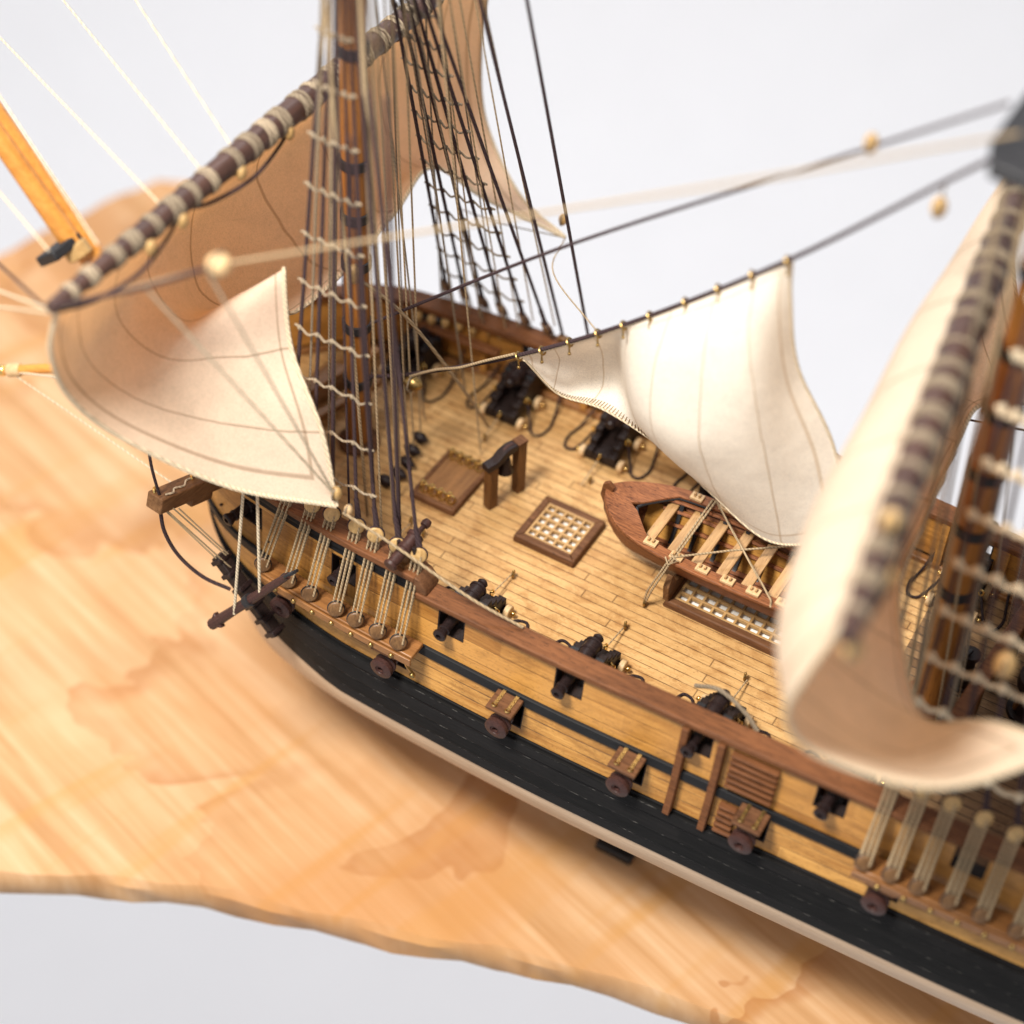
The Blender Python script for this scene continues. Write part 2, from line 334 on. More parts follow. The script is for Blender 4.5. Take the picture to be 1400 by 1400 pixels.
# ================================================================== HULL
def lerp_tab(T, x):
    if x <= T[0][0]: return T[0][1]
    for i in range(len(T)-1):
        if x <= T[i+1][0]:
            (x0, a), (x1, b) = T[i], T[i+1]; h = x1-x0; u = (x-x0)/h
            m0 = (b-T[i-1][1])/(x1-T[i-1][0]) if i else (b-a)/h
            m1 = (T[i+2][1]-a)/(T[i+2][0]-x0) if i+2 < len(T) else (b-a)/h
            return (2*u**3-3*u*u+1)*a+(u**3-2*u*u+u)*h*m0+(-2*u**3+3*u*u)*b+(u**3-u*u)*h*m1
    return T[-1][1]
HB = [(-5.5,.05),(-5.38,.55),(-5.12,1.05),(-4.7,1.6),(-4.2,2.08),(-3.6,2.44),(-2.8,2.66),(-1.5,2.82),(0,2.88),(2,2.9),(4,2.84),(6,2.76),(9,2.6),(12,2.3),(15,1.9)]
DY = [(-3.7,-2.55),(-3.2,-1.5),(-2.6,-.3),(-2,.15),(-1.6,.31),(-1.4,.31),(-1,.24),(-.6,.14),(0,.01),(.1,0),(.5,-.05),(1.05,-.11),(1.4,-.14)]
def B(X, z):
    k = min(1, max(0, (X+3.4)/2.2)); d = lerp_tab(DY, z)
    if d > 0: d *= k
    elif z > 0: d *= min(1, max(-.6, (X+4.2)/1.5))
    xe = X if z > 0 else X+.22*z*(1-k)
    b = lerp_tab(HB, max(xe, -5.5))
    if z < -1.6: return max(.04, b*(1+d/2.9) if d < 0 else b+d)
    return max(.04, b+d)
STB = .93
def pt(X, z, side, off=0):                   # side -1 port, +1 starboard; off outwards
    b = max(.02, B(X, z)*(STB if side > 0 else 1)+off); return V((X, side*b, z))
def frange(a, b, st):
    n = max(1, round((b-a)/st)); return [a+(b-a)*i/n for i in range(n+1)]
BX = [-5.5,-5.47,-5.42,-5.36,-5.27,-5.15,-5,-4.85,-4.7,-4.5,-4.3,-4.1,-3.9,-3.7,-3.5,-3.3,-3.1]
def edges(x0, x1, holes=()):
    xs = [x for x in BX if x0 <= x <= x1]+frange(max(x0, -2.9), x1, .3)+[x0, x1]
    for h in holes: xs = [x for x in xs if not (h[0]-.04 < x < h[1]+.04)]+[h[0], h[1]]
    xs = sorted(set(round(x, 4) for x in xs)); return [x for i, x in enumerate(xs) if i == 0 or x-xs[i-1] > .004]
def wall(side, xs, zs, t, off=0, holes=()):  # a strake of planking of thickness t with port holes cut through
    mb = MB(); nx, nz = len(xs), len(zs); vid = {}
    def vert(i, j, o):
        k = (i, j, o)
        if k not in vid: vid[k] = len(mb.v); mb.v.append(tuple(pt(xs[i], zs[j] if not callable(zs[j]) else zs[j](xs[i]), side, off if o else off-t)))
        return vid[k]
    def solid(i, j):
        if not (0 <= i < nx-1 and 0 <= j < nz-1): return False
        xm, zm = (xs[i]+xs[i+1])/2, (zs[j]+zs[j+1])/2
        return not any(h[0] < xm < h[1] and h[2] < zm < h[3] for h in holes)
    for i in range(nx-1):
        for j in range(nz-1):
            if not solid(i, j): continue
            q = [(i, j), (i+1, j), (i+1, j+1), (i, j+1)]
            o = [vert(*k, 1) for k in q]; n = [vert(*k, 0) for k in q]
            mb.f += [tuple(o), tuple(reversed(n))]
            for a, b, di, dj in ((0,1,0,-1),(1,2,1,0),(2,3,0,1),(3,0,-1,0)):
                if not solid(i+di, j+dj): mb.f.append((o[b], o[a], n[a], n[b]))
    if side > 0: mb.f = [tuple(reversed(f)) for f in mb.f]
    return mb
XE = 15.0
ship = empty('ship_hull', (0, 0, 0), 'model ship hull with golden planking, black wale and long planked deck, standing on the table', 'ship hull')
GUNX = [-2.98,-1.28,.49,2.30,4.14,5.96,7.75]; UP = [(x-.18, x+.24, .50, .90) for x in GUNX]
LOWX = [-2.1,-.3,1.56,3.39,5.14,6.95]; LP = [(x-.2, x+.2, -.47, -.06) for x in LOWX]
STEP = -.05
for sd in (-1, 1):
    zsl = [.13,.32,.50,.70,.90,.96]
    wall(sd, edges(STEP, XE, UP), zsl, .17, 0, UP).build('bulwark_planking', 'bulwark_wood', ship)
    wall(sd, edges(-5.5, STEP, UP[:2]), [.13,.32,.50,.70,.90]+([1.02,1.22] if sd < 0 else [1.0]), .17, 0, UP[:2]).build('bow_planking', 'bulwark_wood', ship)
    wall(sd, edges(-5.5, STEP-.02), [1.0,1.21] if sd < 0 else [.86,.99], .05, .035).build('black_strip', 'black_band', ship, bevel=.008)
    wall(sd, edges(-5.5, XE), [-.03,.13], .16, .05).build('black_moulding', 'black_band', ship, bevel=.012)
    wall(sd, edges(-5.5, XE, LP), [-.58,-.47,-.26,-.06,-.03], .14, 0, LP).build('gundeck_planking', 'lower_wood', ship)
    wall(sd, edges(-5.5, XE), [-1.42,-1.2,-.98,-.76,-.58], .16, .03).build('black_wale', 'black_planks', ship, bevel=.006)
    wall(sd, edges(-5.5, XE), [-.76,-.62], .05, .075).build('wale_strake', 'black_planks', ship, bevel=.01)
    zb = [-3.7,-3.4,-3.1,-2.8,-2.5,-2.2,-1.95,-1.75,-1.55,-1.42]
    wall(sd, edges(-5.3, XE), zb, .15, 0).build('bottom_planking', 'cream_hull', ship)
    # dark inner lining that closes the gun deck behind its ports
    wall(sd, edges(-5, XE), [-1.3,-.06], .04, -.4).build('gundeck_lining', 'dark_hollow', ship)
    for (xa, xb, za, zb), th in [(h, .17) for h in UP]+[(h, .14) for h in LP]:
        mb = MB()
        for a, b, c, d in ((xa, xa+.018, za, zb), (xb-.018, xb, za, zb), (xa, xb, za, za+.018), (xa, xb, zb-.018, zb)):
            q = lambda o: [pt(a, c, sd, o), pt(b, c, sd, o), pt(b, d, sd, o), pt(a, d, sd, o)]
            mb.hexa(q(-.004), q(-th-.01))
        mb.build('port_lining', 'carriage_black', ship, smooth=0)
def strip(side, xs, z0, z1, o0, o1, zref=None, name='rail', mat='mahogany', bevel=.02):
    mb = MB(); m = len(xs)
    for X in xs:
        zr = zref or z0
        for zz, of in ((z0, o0), (z0, o1), (z1, o1), (z1, o0)): p = pt(X, zr, side, of); mb.v.append((p.x, p.y, zz))
    mb.f = [(i*4+k, i*4+(k+1)%4, (i+1)*4+(k+1)%4, (i+1)*4+k) for i in range(m-1) for k in range(4)]+[(3,2,1,0), tuple((m-1)*4+k for k in range(4))]
    if side > 0: mb.f = [tuple(reversed(f)) for f in mb.f]
    return mb.build(name, mat, ship, bevel=bevel, seg=3)
for sd in (-1, 1):
    strip(sd, edges(STEP-.03, XE), .965, 1.065, -.24, .085, 1.0, 'cap_rail')
    strip(sd, edges(-5.5, STEP), *((1.225, 1.34) if sd < 0 else (1.005, 1.11)), -.26, .09, 1.2, 'bow_rail')
    strip(sd, edges(-5.2, XE), .0, .10, -.30, -.172, .1, 'waterway', 'channel_wood', .02)
    if sd > 0: continue
    # scroll that ends the higher rail
    mb = MB(); p = pt(STEP, 1.1, sd, -.09)
    mb.prism([(p.x-.03, p.y-.17*sd, 1.34), (p.x+.07, p.y-.17*sd, 1.31), (p.x+.16, p.y-.17*sd, 1.2), (p.x+.19, p.y-.17*sd, 1.066), (p.x-.03, p.y-.17*sd, 1.066)], (0, .33*sd, 0))
    mb.build('rail_scroll', 'walnut', ship, bevel=.02)
# inner frame posts of the bulwark, each a part
for sd in (-1, 1):
    for X in (-2.1,-.35,1.0,1.9,2.8,3.7,4.6,5.5,6.4):
        if sd < 0 and X < 6: continue
        p = pt(X, .5, sd, -.215); mb = MB(); mb.box((p.x, p.y, .53), (.12, .10, .86)); mb.build('bulwark_post', 'bulwark_wood', ship, bevel=.01)
# deck sheet
mb = MB(); xs = [x for x in frange(-5.4, XE, .25)]
for X in xs:
    a = pt(X, .05, -1, -.12); b = pt(X, .05, 1, -.12)
    for q, zz in ((a, 0), (b, 0), (b, -.1), (a, -.1)): mb.v.append((X, q.y, zz))
mb.f = [(i*4+k, (i+1)*4+k, (i+1)*4+(k+1)%4, i*4+(k+1)%4) for i in range(len(xs)-1) for k in range(4)]+[(0,1,2,3), tuple((len(xs)-1)*4+k for k in (3,2,1,0))]
mb.build('deck', 'deck_planks', ship, smooth=0)
mb = MB()                                     # boards with sail shade put into their colour, round the main mast and aft
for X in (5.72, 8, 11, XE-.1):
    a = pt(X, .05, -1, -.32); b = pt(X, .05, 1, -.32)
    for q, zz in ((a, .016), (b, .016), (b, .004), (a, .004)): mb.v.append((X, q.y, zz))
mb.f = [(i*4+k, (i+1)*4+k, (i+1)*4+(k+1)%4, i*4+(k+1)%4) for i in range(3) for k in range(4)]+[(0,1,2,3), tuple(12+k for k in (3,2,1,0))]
mb.build('aft_deck', 'shaded_planks', ship, smooth=0)
# transom, stem, keel
mb = MB(); P = [pt(XE+.01, z, -1) for z in (1.0,.5,0,-.6,-1.4,-2.2,-3,-3.6)]; mb.prism(P+[V((p.x, -p.y*STB, p.z)) for p in reversed(P)], (.15, 0, 0)); mb.build('transom', 'bulwark_wood', ship)
mb = MB(); mb.bar((-5.53, 0, 1.3), (-5.6, 0, -.4), .26, .3, V((1,0,0))); mb.bar((-5.6, 0, -.3), (-4.9, 0, -3.0), .22, .34, V((1,0,0))); mb.build('stem', 'black_planks', ship, bevel=.03)
mb = MB(); mb.bar((-4.95, 0, -3.3), (14.6, 0, -3.75), .24, .5); mb.build('keel', 'cream_hull', ship, bevel=.02)
mb = MB(); mb.prism([(-5.6,-.12,.6),(-6.5,-.1,.75),(-7.3,-.06,1.15),(-7.25,-.06,.9),(-6.6,-.1,.2),(-5.6,-.12,-.6)], (0,.22,0)); mb.build('beakhead', 'walnut', ship, bevel=.03)
# hinged lids over the gun-deck ports
for X in LOWX:
    p = pt(X, .02, -1, .05); e = 0.02
    mb = MB(); rot = Matrix.Rotation(math.radians(2), 3, 'X')
    mb.box((X, p.y-.17, .06), (.40, .34, .06), rot)
    lid = mb.build('port_lid', 'walnut', ship, bevel=.012); lid['label'] = 'open walnut port lid with two brass hinges'
    mb = MB(); mb.box((X, p.y-.15, .018), (.345, .27, .03), rot); mb.build('lid_lining', 'walnut', lid, bevel=.008)
    for s in (-1, 1):
        mb = MB(); c = V((X+s*.10, p.y-.15, .097)); mb.box(c+V((0, .03, 0)), (.05, .27, .014), rot)
        mb.ring(c+rot @ V((0, -.115, .004)), (0, .2, 1), .032, .013, 12, 5); mb.ball(c+rot @ V((0, .05, .012)), .013, 6); mb.ball(c+rot @ V((0, -.03, .012)), .013, 6)
        mb.build('hinge', 'dull_brass', lid)
# fenders and boarding steps
for X in (4.02, 4.52):
    mb = MB(); zs = [.955,.7,.45,.16,-.05,-.3,-.6]; pr = []
    for z in zs:
        o = .05+(.075 if -.12 < z < .2 else .03); pr.append(pt(X, z, -1, .10))
    for i in range(len(zs)-1): pass
    n = len(zs)
    for i, p in enumerate(pr):
        for dx, dy in ((-.05, .10), (.05, .10), (.05, -.03), (-.05, -.03)): mb.v.append((p.x+dx, p.y+dy, p.z))
    mb.f = [(i*4+k, (i+1)*4+k, (i+1)*4+(k+1)%4, i*4+(k+1)%4) for i in range(n-1) for k in range(4)]+[(0,1,2,3), tuple((n-1)*4+k for k in (3,2,1,0))]
    mb.build('fender', 'mahogany', ship, bevel=.01)
for z in (.83,.72,.61,.50,.39,.28,-.12,-.22,-.32,-.42,-.52):
    xa, xb = (4.66, 5.30) if z > 0 else (4.66, 4.90) if z > -.47 else (4.66, 5.2)
    a, b = pt(xa, z, -1, .05), pt(xb, z, -1, .05); mb = MB(); mb.bar(a, b, .11, .05); mb.build('boarding_step', 'mahogany', ship, bevel=.012)
# channel boards for the shrouds
def channel(side, x0, x1):
    xs = frange(x0, x1, .3); s = STB if side > 0 else 1
    mb = MB()
    for X in xs:
        for o, zz in ((.055, .16), (.055, .235), (.36, .235), (.36, .16)): p = pt(X, .1, side, o); mb.v.append((X, p.y, zz))
    m = len(xs); mb.f = [(i*4+k, (i+1)*4+k, (i+1)*4+(k+1)%4, i*4+(k+1)%4) for i in range(m-1) for k in range(4)]+[(0,1,2,3), tuple((m-1)*4+k for k in (3,2,1,0))]
    if side > 0: mb.f = [tuple(reversed(f)) for f in mb.f]
    ch = mb.build('channel', 'channel_wood', ship, bevel=.015)
    mb = MB()
    for X in xs:
        for o, zz in ((.362, .07), (.362, .20), (.40, .20), (.40, .07)): p = pt(X, .1, side, o); mb.v.append((X, p.y, zz))
    mb.f = [(i*4+k, (i+1)*4+k, (i+1)*4+(k+1)%4, i*4+(k+1)%4) for i in range(m-1) for k in range(4)]+[(0,1,2,3), tuple((m-1)*4+k for k in (3,2,1,0))]
    if side > 0: mb.f = [tuple(reversed(f)) for f in mb.f]
    mb.build('edge_batten', 'channel_wood', ch, bevel=.01)
    for X in frange(x0+.35, x1-.3, .36):
        p = pt(X, .1, side, .41); mb = MB(); mb.ball((X, p.y, .13), .04, 8); mb.build('nail_head', 'dull_brass', ch)
    return ch
channel(-1, -2.5, .16); channel(1, -3.0, .1); channel(-1, 6.55, 9.6); channel(1, 6.4, 9.6)
p = pt(-.02, -.1, -1, .2); mb = MB(); mb.tube([(p.x, p.y-.1, .15), (p.x+.05, p.y-.06, -.1), (p.x+.1, p.y+.02, -.32)], .02, 6); mb.ball((p.x+.1, p.y, -.34), .045, 10); mb.build('chain_bolt', 'dull_brass', ship)
# cathead
for sd in (-1,):
    mb = MB(); s = sd*(STB if sd > 0 else 1); d = V((-.12, s*1, .34)).normalized(); a = V((-3.62, s*2.4, .93)); mb.bar(a, a+d*1.28, .28, .25)
    ch = mb.build('cathead', 'walnut_cross', ship, bevel=.02)
    mb = MB(); q = a+d*.25+V((0, 0, -.2)); mb.bar(q, q+d*.42, .2, .16); mb.build('cathead_bracket', 'walnut_cross', ch, bevel=.02)
    mb = MB(); w = [a+d*t+V((dx, 0, .145)) for t, dx in ((1.12, .08), (1.0, .1), (.9, .03), (.75, .06), (.62, -.02), (.5, -.03))]; mb.tube(catmull(w, 4), .015, 5); mb.build('cleat_rope', 'pale_rope', ch)
    for t, dx in ((1.14, -.07), (.46, -.03)):
        mb = MB(); q = a+d*t+V((dx, 0, .15)); mb.ring(q, (1, .3, .4), .055, .02, 12, 5); mb.ball(q+V((.03, 0, .05)), .03, 8); mb.build('eyebolt', 'brass', ch)
# deck eyebolts where the gun tackles hook on
EB = [(-1.31,-1.0),(.48,-1.10),(2.27,-1.08),(4.07,-1.0),(5.9,-1.0),(-1.31,1.04),(.48,1.12),(2.27,1.1),(4.07,1.05),(2.30,-.57),(-1.02,-1.12)]
for X, y in EB:
    mb = MB(); mb.tube([(X, y, 0), (X, y, .05)], .018, 6); mb.ring((X, y, .085), (1, .25, 0), .045, .018, 12, 6); mb.ball((X, y, .14), .022, 6); mb.build('deck_eyebolt', 'dull_brass', ship)

# ================================================================== HATCHES, GALLOWS FRAME, BOAT
def coaming(mb, x0, x1, y0, y1, w, h, z=0.0):
    for a, b, c, d in (((x0,y0),(x1,y0),(x1-w,y0+w),(x0+w,y0+w)), ((x1,y0),(x1,y1),(x1-w,y1-w),(x1-w,y0+w)), ((x1,y1),(x0,y1),(x0+w,y1-w),(x1-w,y1-w)), ((x0,y1),(x0,y0),(x0+w,y0+w),(x0+w,y1-w))):
        bot = [(*q, z) for q in (a, b, c, d)]
        top = []
        for q, outer in ((a,1),(b,1),(c,0),(d,0)):
            cx, cy = (x0+x1)/2, (y0+y1)/2
            top.append((q[0]+(cx-q[0])*.03*outer, q[1]+(cy-q[1])*.03*outer, z+h))
        mb.hexa(bot, top)
    return mb
def grating(name, x0, x1, y0, y1, nx, ny, label, mat='walnut'):
    g = empty(name, ((x0+x1)/2, (y0+y1)/2, 0), label, 'grating')
    coaming(MB(), x0, x1, y0, y1, .13, .135).build('coaming', mat, g, bevel=.022)
    a, b, c, d = x0+.128, x1-.128, y0+.128, y1-.128
    MB().box(((a+b)/2, (c+d)/2, .012), (b-a, d-c, .016)).build('light_backing', 'backing_white', g, smooth=0)
    px = (b-a)/nx; py = (d-c)/ny; w = .036
    for j in range(ny+1):
        y = c+py*j; y = min(max(y, c+w/2), d-w/2); MB().box(((a+b)/2, y, .093), (b-a-.002, w, .064)).build('long_slat', 'lattice', g, bevel=.005)
    for i in range(nx+1):
        x = a+px*i; x = min(max(x, a+w/2), b-w/2); MB().box((x, (c+d)/2, .087), (w, d-c-.002, .064)).build('cross_slat', 'lattice', g, bevel=.005)
    return g
grating('hatch_grating', .10, 1.12, -.50, .48, 5, 5, 'square wooden lattice grating in a walnut frame, in front of the boat')
grating('boat_hatch_grating', 2.50, 5.3, -.43, .62, 14, 5, 'long lattice grating in a walnut frame underneath the boat')
hc = empty('hatch_cover', (-1.24, 0, 0), 'solid wooden hatch cover with two rows of brass rings', 'hatch cover')
coaming(MB(), -1.63, -.86, -.57, .56, .085, .12).build('coaming', 'walnut', hc, bevel=.02)
MB().box((-1.245, -.005, .055), (.60, .958, .09)).build('cover_panel', 'oak_panel', hc, bevel=.006)
for y in (-.40, .40):
    for i in range(4):
        x = -1.475+.152*i; mb = MB(); mb.ring((x+.025, y-.02, .165), (.35, -.8, .5), .06, .0185, 18, 6); mb.ring((x-.02, y+.02, .225), (.5, -.6, .5), .032, .014, 14, 6); mb.tube([(x, y, .09), (x-.015, y+.01, .19)], .014, 6); mb.build('brass_ring', 'brass', hc)
gf = empty('post_frame', (-.44, .17, 0), 'small upright wooden frame with two posts and a dark arched top', 'frame')
PA, PB = V((-.53, -.07, 0)), V((-.36, .44, 0)); dv = (PB-PA).normalized()
for P0, h in ((PA, .80), (PB, .98)):
    mb = MB(); mb.bar(P0, P0+V((0, 0, h)), .16, .15, dv.cross(V((0, 0, 1)))); mb.build('post', 'walnut_up', gf, bevel=.012)
mb = MB(); mb.bar(PB+V((0, 0, .982)), PB+V((0, 0, 1.03)), .18, .17, dv.cross(V((0,0,1)))); mb.build('post_cap', 'walnut', gf, bevel=.01)
side = dv.cross(V((0, 0, 1))); mb = MB()
pr_ = [(-.12,.80),(.0,.80),(.12,.82),(.24,.88),(.36,.93),(.44,.94),(.44,1.03),(.30,1.045),(.16,1.0),(.08,.93),(.02,.91),(-.12,.91)]
mb.prism([PA+dv*a+V((0, 0, h))-side*.08 for a, h in pr_], side*.16); mb.build('carved_top', 'cannon_black', gf, bevel=.015)
mb = MB(); mb.prism([PA+dv*a+V((0, 0, h))-side*.03 for a, h in [(.12,.955),(.2,1.01),(.3,1.06),(.4,1.05),(.4,1.0),(.2,.95)]], side*.06); mb.build('top_ridge', 'muzzle_brown', gf, bevel=.012)
bc = PA+dv*.26; mb = MB(); mb.lathe(bc+V((0, 0, .86)), (0, 0, -1), [(0,.02),(.03,.07),(.1,.085),(.2,.1),(.27,.13),(.29,.13),(.29,.09)], 14); mb.build('bell', 'cannon_black', gf)
# the boat
bt = empty('wooden_boat', (3.1, .17, .2), 'small mahogany rowing boat with wooden benches lying on the deck', 'boat')
BH = [(1.22,.03),(1.30,.17),(1.45,.33),(1.7,.48),(2.0,.58),(2.5,.655),(3.2,.68),(4.0,.66),(4.6,.60),(5.15,.46),(5.2,.44)]; BYC = .17; BZ = 1.02
def bsec(X, k):                              # k 0 keel .. 1 gunwale
    h = lerp_tab(BH, X); zk = .22+.55*max(0, (1.75-X)/.55)**2; y = .92*h*k**.6; return y, zk+(BZ-zk)*k
xs = frange(1.22, 5.2, .13); ks = [0,.08,.2,.36,.55,.75,1]
mb = MB()
rows = [[(X, BYC+sg*bsec(X, k)[0], bsec(X, k)[1]) for sg, k in [(-1, k) for k in reversed(ks)]+[(1, k) for k in ks[1:]]] for X in xs]
m = len(rows[0])
for r in rows: mb.v += r
mb.f = [(i*m+j, i*m+j+1, (i+1)*m+j+1, (i+1)*m+j) for i in range(len(xs)-1) for j in range(m-1)]+[tuple((len(xs)-1)*m+j for j in range(m))]
o = mb.build('boat_hull', 'boat_mahogany', bt); sm = o.modifiers.new('thickness', 'SOLIDIFY'); sm.thickness = .03; sm.offset = 1
mb = MB()
rows = [[(X, BYC+sg*max(0, bsec(X, k)[0]-.05), bsec(X, k)[1]+.04) for sg, k in [(-1, k) for k in reversed(ks[1:-1])]+[(1, k) for k in ks[1:-1]]] for X in xs if X > 1.7]
m = len(rows[0]); n = len(rows)
for r in rows: mb.v += r
mb.f = [(i*m+j, i*m+j+1, (i+1)*m+j+1, (i+1)*m+j) for i in range(n-1) for j in range(m-1)]; mb.build('boat_lining', 'boat_plank', bt)
# gunwale board: wide at the bow with a V cut, narrow along the sides
mb = MB(); loop_o = []; loop_i = []
gx = [1.22,1.27,1.34,1.45,1.6,1.75,1.9,2.0,2.12,2.3,2.6,3.0,3.5,4.0,4.5,5.0,5.2]
def inner(X):
    h = lerp_tab(BH, X)+.03
    return 0.0 if X < 1.72 else min(h-.17, .06+(X-1.72)*1.05)
for sg in (-1, 1):
    mb2 = MB(); n = len(gx)
    for X in gx:
        h = lerp_tab(BH, X)+.035; w = inner(X)
        lift = .10*max(0, (1.7-X)/.5)**2
        for yy, zz in ((w, 0), (h, 0), (h, .05), (w, .05)): mb2.v.append((X, BYC+sg*yy, BZ+lift+zz))
    mb2.f = [(i*4+k, i*4+(k+1)%4, (i+1)*4+(k+1)%4, (i+1)*4+k) for i in range(n-1) for k in range(4)]+[(3,2,1,0), tuple((n-1)*4+k for k in range(4))]
    if sg < 0: mb2.f = [tuple(reversed(f)) for f in mb2.f]
    mb2.build('gunwale', 'boat_mahogany', bt, bevel=.008)
for sg in (-1, 1):
    MB().tube([(X, BYC+sg*(inner(X)+.01), BZ+.0) for X in (1.70,1.78,1.86,1.94,2.02,2.12,2.3,2.6)], .022, 6).build('well_rim', 'black_iron', bt)
mb = MB(); mb.prism([(1.21, BYC-.035, 1.0), (1.30, BYC-.035, 1.09), (1.33, BYC-.035, 1.20), (1.24, BYC-.035, 1.28), (1.16, BYC-.035, 1.22), (1.13, BYC-.035, 1.0), (1.3, BYC-.035, .6), (1.7, BYC-.035, .24), (1.8, BYC-.035, .28), (1.5, BYC-.035, .6)], (0, .07, 0)); mb.build('stem_post', 'mahogany', bt, bevel=.012)
for X in (2.2, 2.5, 2.85, 3.2, 3.55, 3.9, 4.25):
    mb = MB(); pts = []
    for sg, k in [(-1, q) for q in (.85,.6,.36,.15)]+[(1, q) for q in (.15,.36,.6,.85)]:
        yv, zv = bsec(X, k); pts.append((X, BYC+sg*(yv-.065), zv+.05))
    mb.tube(catmull(pts, 3), .04, 4, True, math.pi/4); mb.build('boat_rib', 'black_iron', bt)
for y in (-.17, -.06, .05, .16):
    mb = MB(); mb.box((3.2, BYC+y, .40+.02*(abs(y) > .1)), (2.5, .1, .035)); mb.build('floor_board', 'boat_mahogany', bt, bevel=.008)
for sg in (-1, 1):
    for k, rr_ in ((.5, .035), (.72, .035), (.88, .03)):
        MB().tube([(X, BYC+sg*(bsec(X, k)[0]-.075), bsec(X, k)[1]+.05) for X in (1.95,2.2,2.6,3.1,3.6,4.1,4.6)], rr_, 5).build('stringer', 'boat_mahogany', bt)
for X in (2.08, 2.46, 2.84, 3.22, 3.60, 3.98, 4.36):
    h = lerp_tab(BH, X)-.13; mb = MB(); mb.box((X, BYC, .90), (.15, 2*h, .05)); mb.build('thwart', 'thwart_wood', bt, bevel=.01)
for sg, L in ((-1, (2.2,2.62,3.02,3.40,3.78,4.2)), (1, (2.35,2.78,3.14,3.52,3.9,4.3))):
    for X in L:
        y = BYC+sg*(lerp_tab(BH, X)-.075); mb = MB(); mb.box((X, y, BZ+.075), (.19, .13, .045)); ol = mb.build('oarlock_pad', 'pale_wood', bt, bevel=.008)
        mb = MB()
        for dx in (-.035, .035): mb.box((X+dx, y, BZ+.12), (.03, .05, .05))
        mb.build('oarlock', 'thwart_wood', ol, bevel=.006)
for X in (2.5, 4.6):
    mb = MB(); mb.prism([(X, -.42, .136), (X, -.47, .45), (X, -.36, .62), (X, -.2, .36), (X, BYC, .22), (X, .5, .36), (X, .68, .62), (X, .80, .45), (X, .72, .136)], (.09, 0, 0))
    tag(mb.build('boat_chock', 'walnut_cross', bevel=.012), 'dark wooden chock carrying the bow end of the boat' if X < 3 else 'dark wooden chock carrying the stern end of the boat', 'chock')
ls = empty('boat_lashing', (2.3, -.57, 0), 'tan cord lashing crossed over the boat and tied down to a deck ring', 'rope')
LR = [[(2.29,-.57,.09),(2.32,-.57,.35),(2.53,-.55,1.0),(2.58,-.50,1.11),(2.56,.79,1.11),(2.6,.86,1.0)], [(2.31,-.57,.09),(2.38,-.57,.38),(2.57,-.56,1.0),(2.62,-.50,1.12),(2.61,.78,1.12),(2.66,.87,1.0)], [(2.60,.80,1.12),(3.3,.17,1.14),(4.05,-.46,1.12),(4.08,-.52,1.05)], [(2.58,-.5,1.13),(3.2,.02,1.15),(3.85,.55,1.13),(4.2,.84,1.11)], [(2.5,-.53,1.12),(2.58,-.60,1.08),(2.68,-.52,1.12),(2.55,-.46,1.14)]]
for q in LR:
    mb = MB(); mb.tube(q, .0155, 7); mb.build('cord', 'tan_rope', ls)

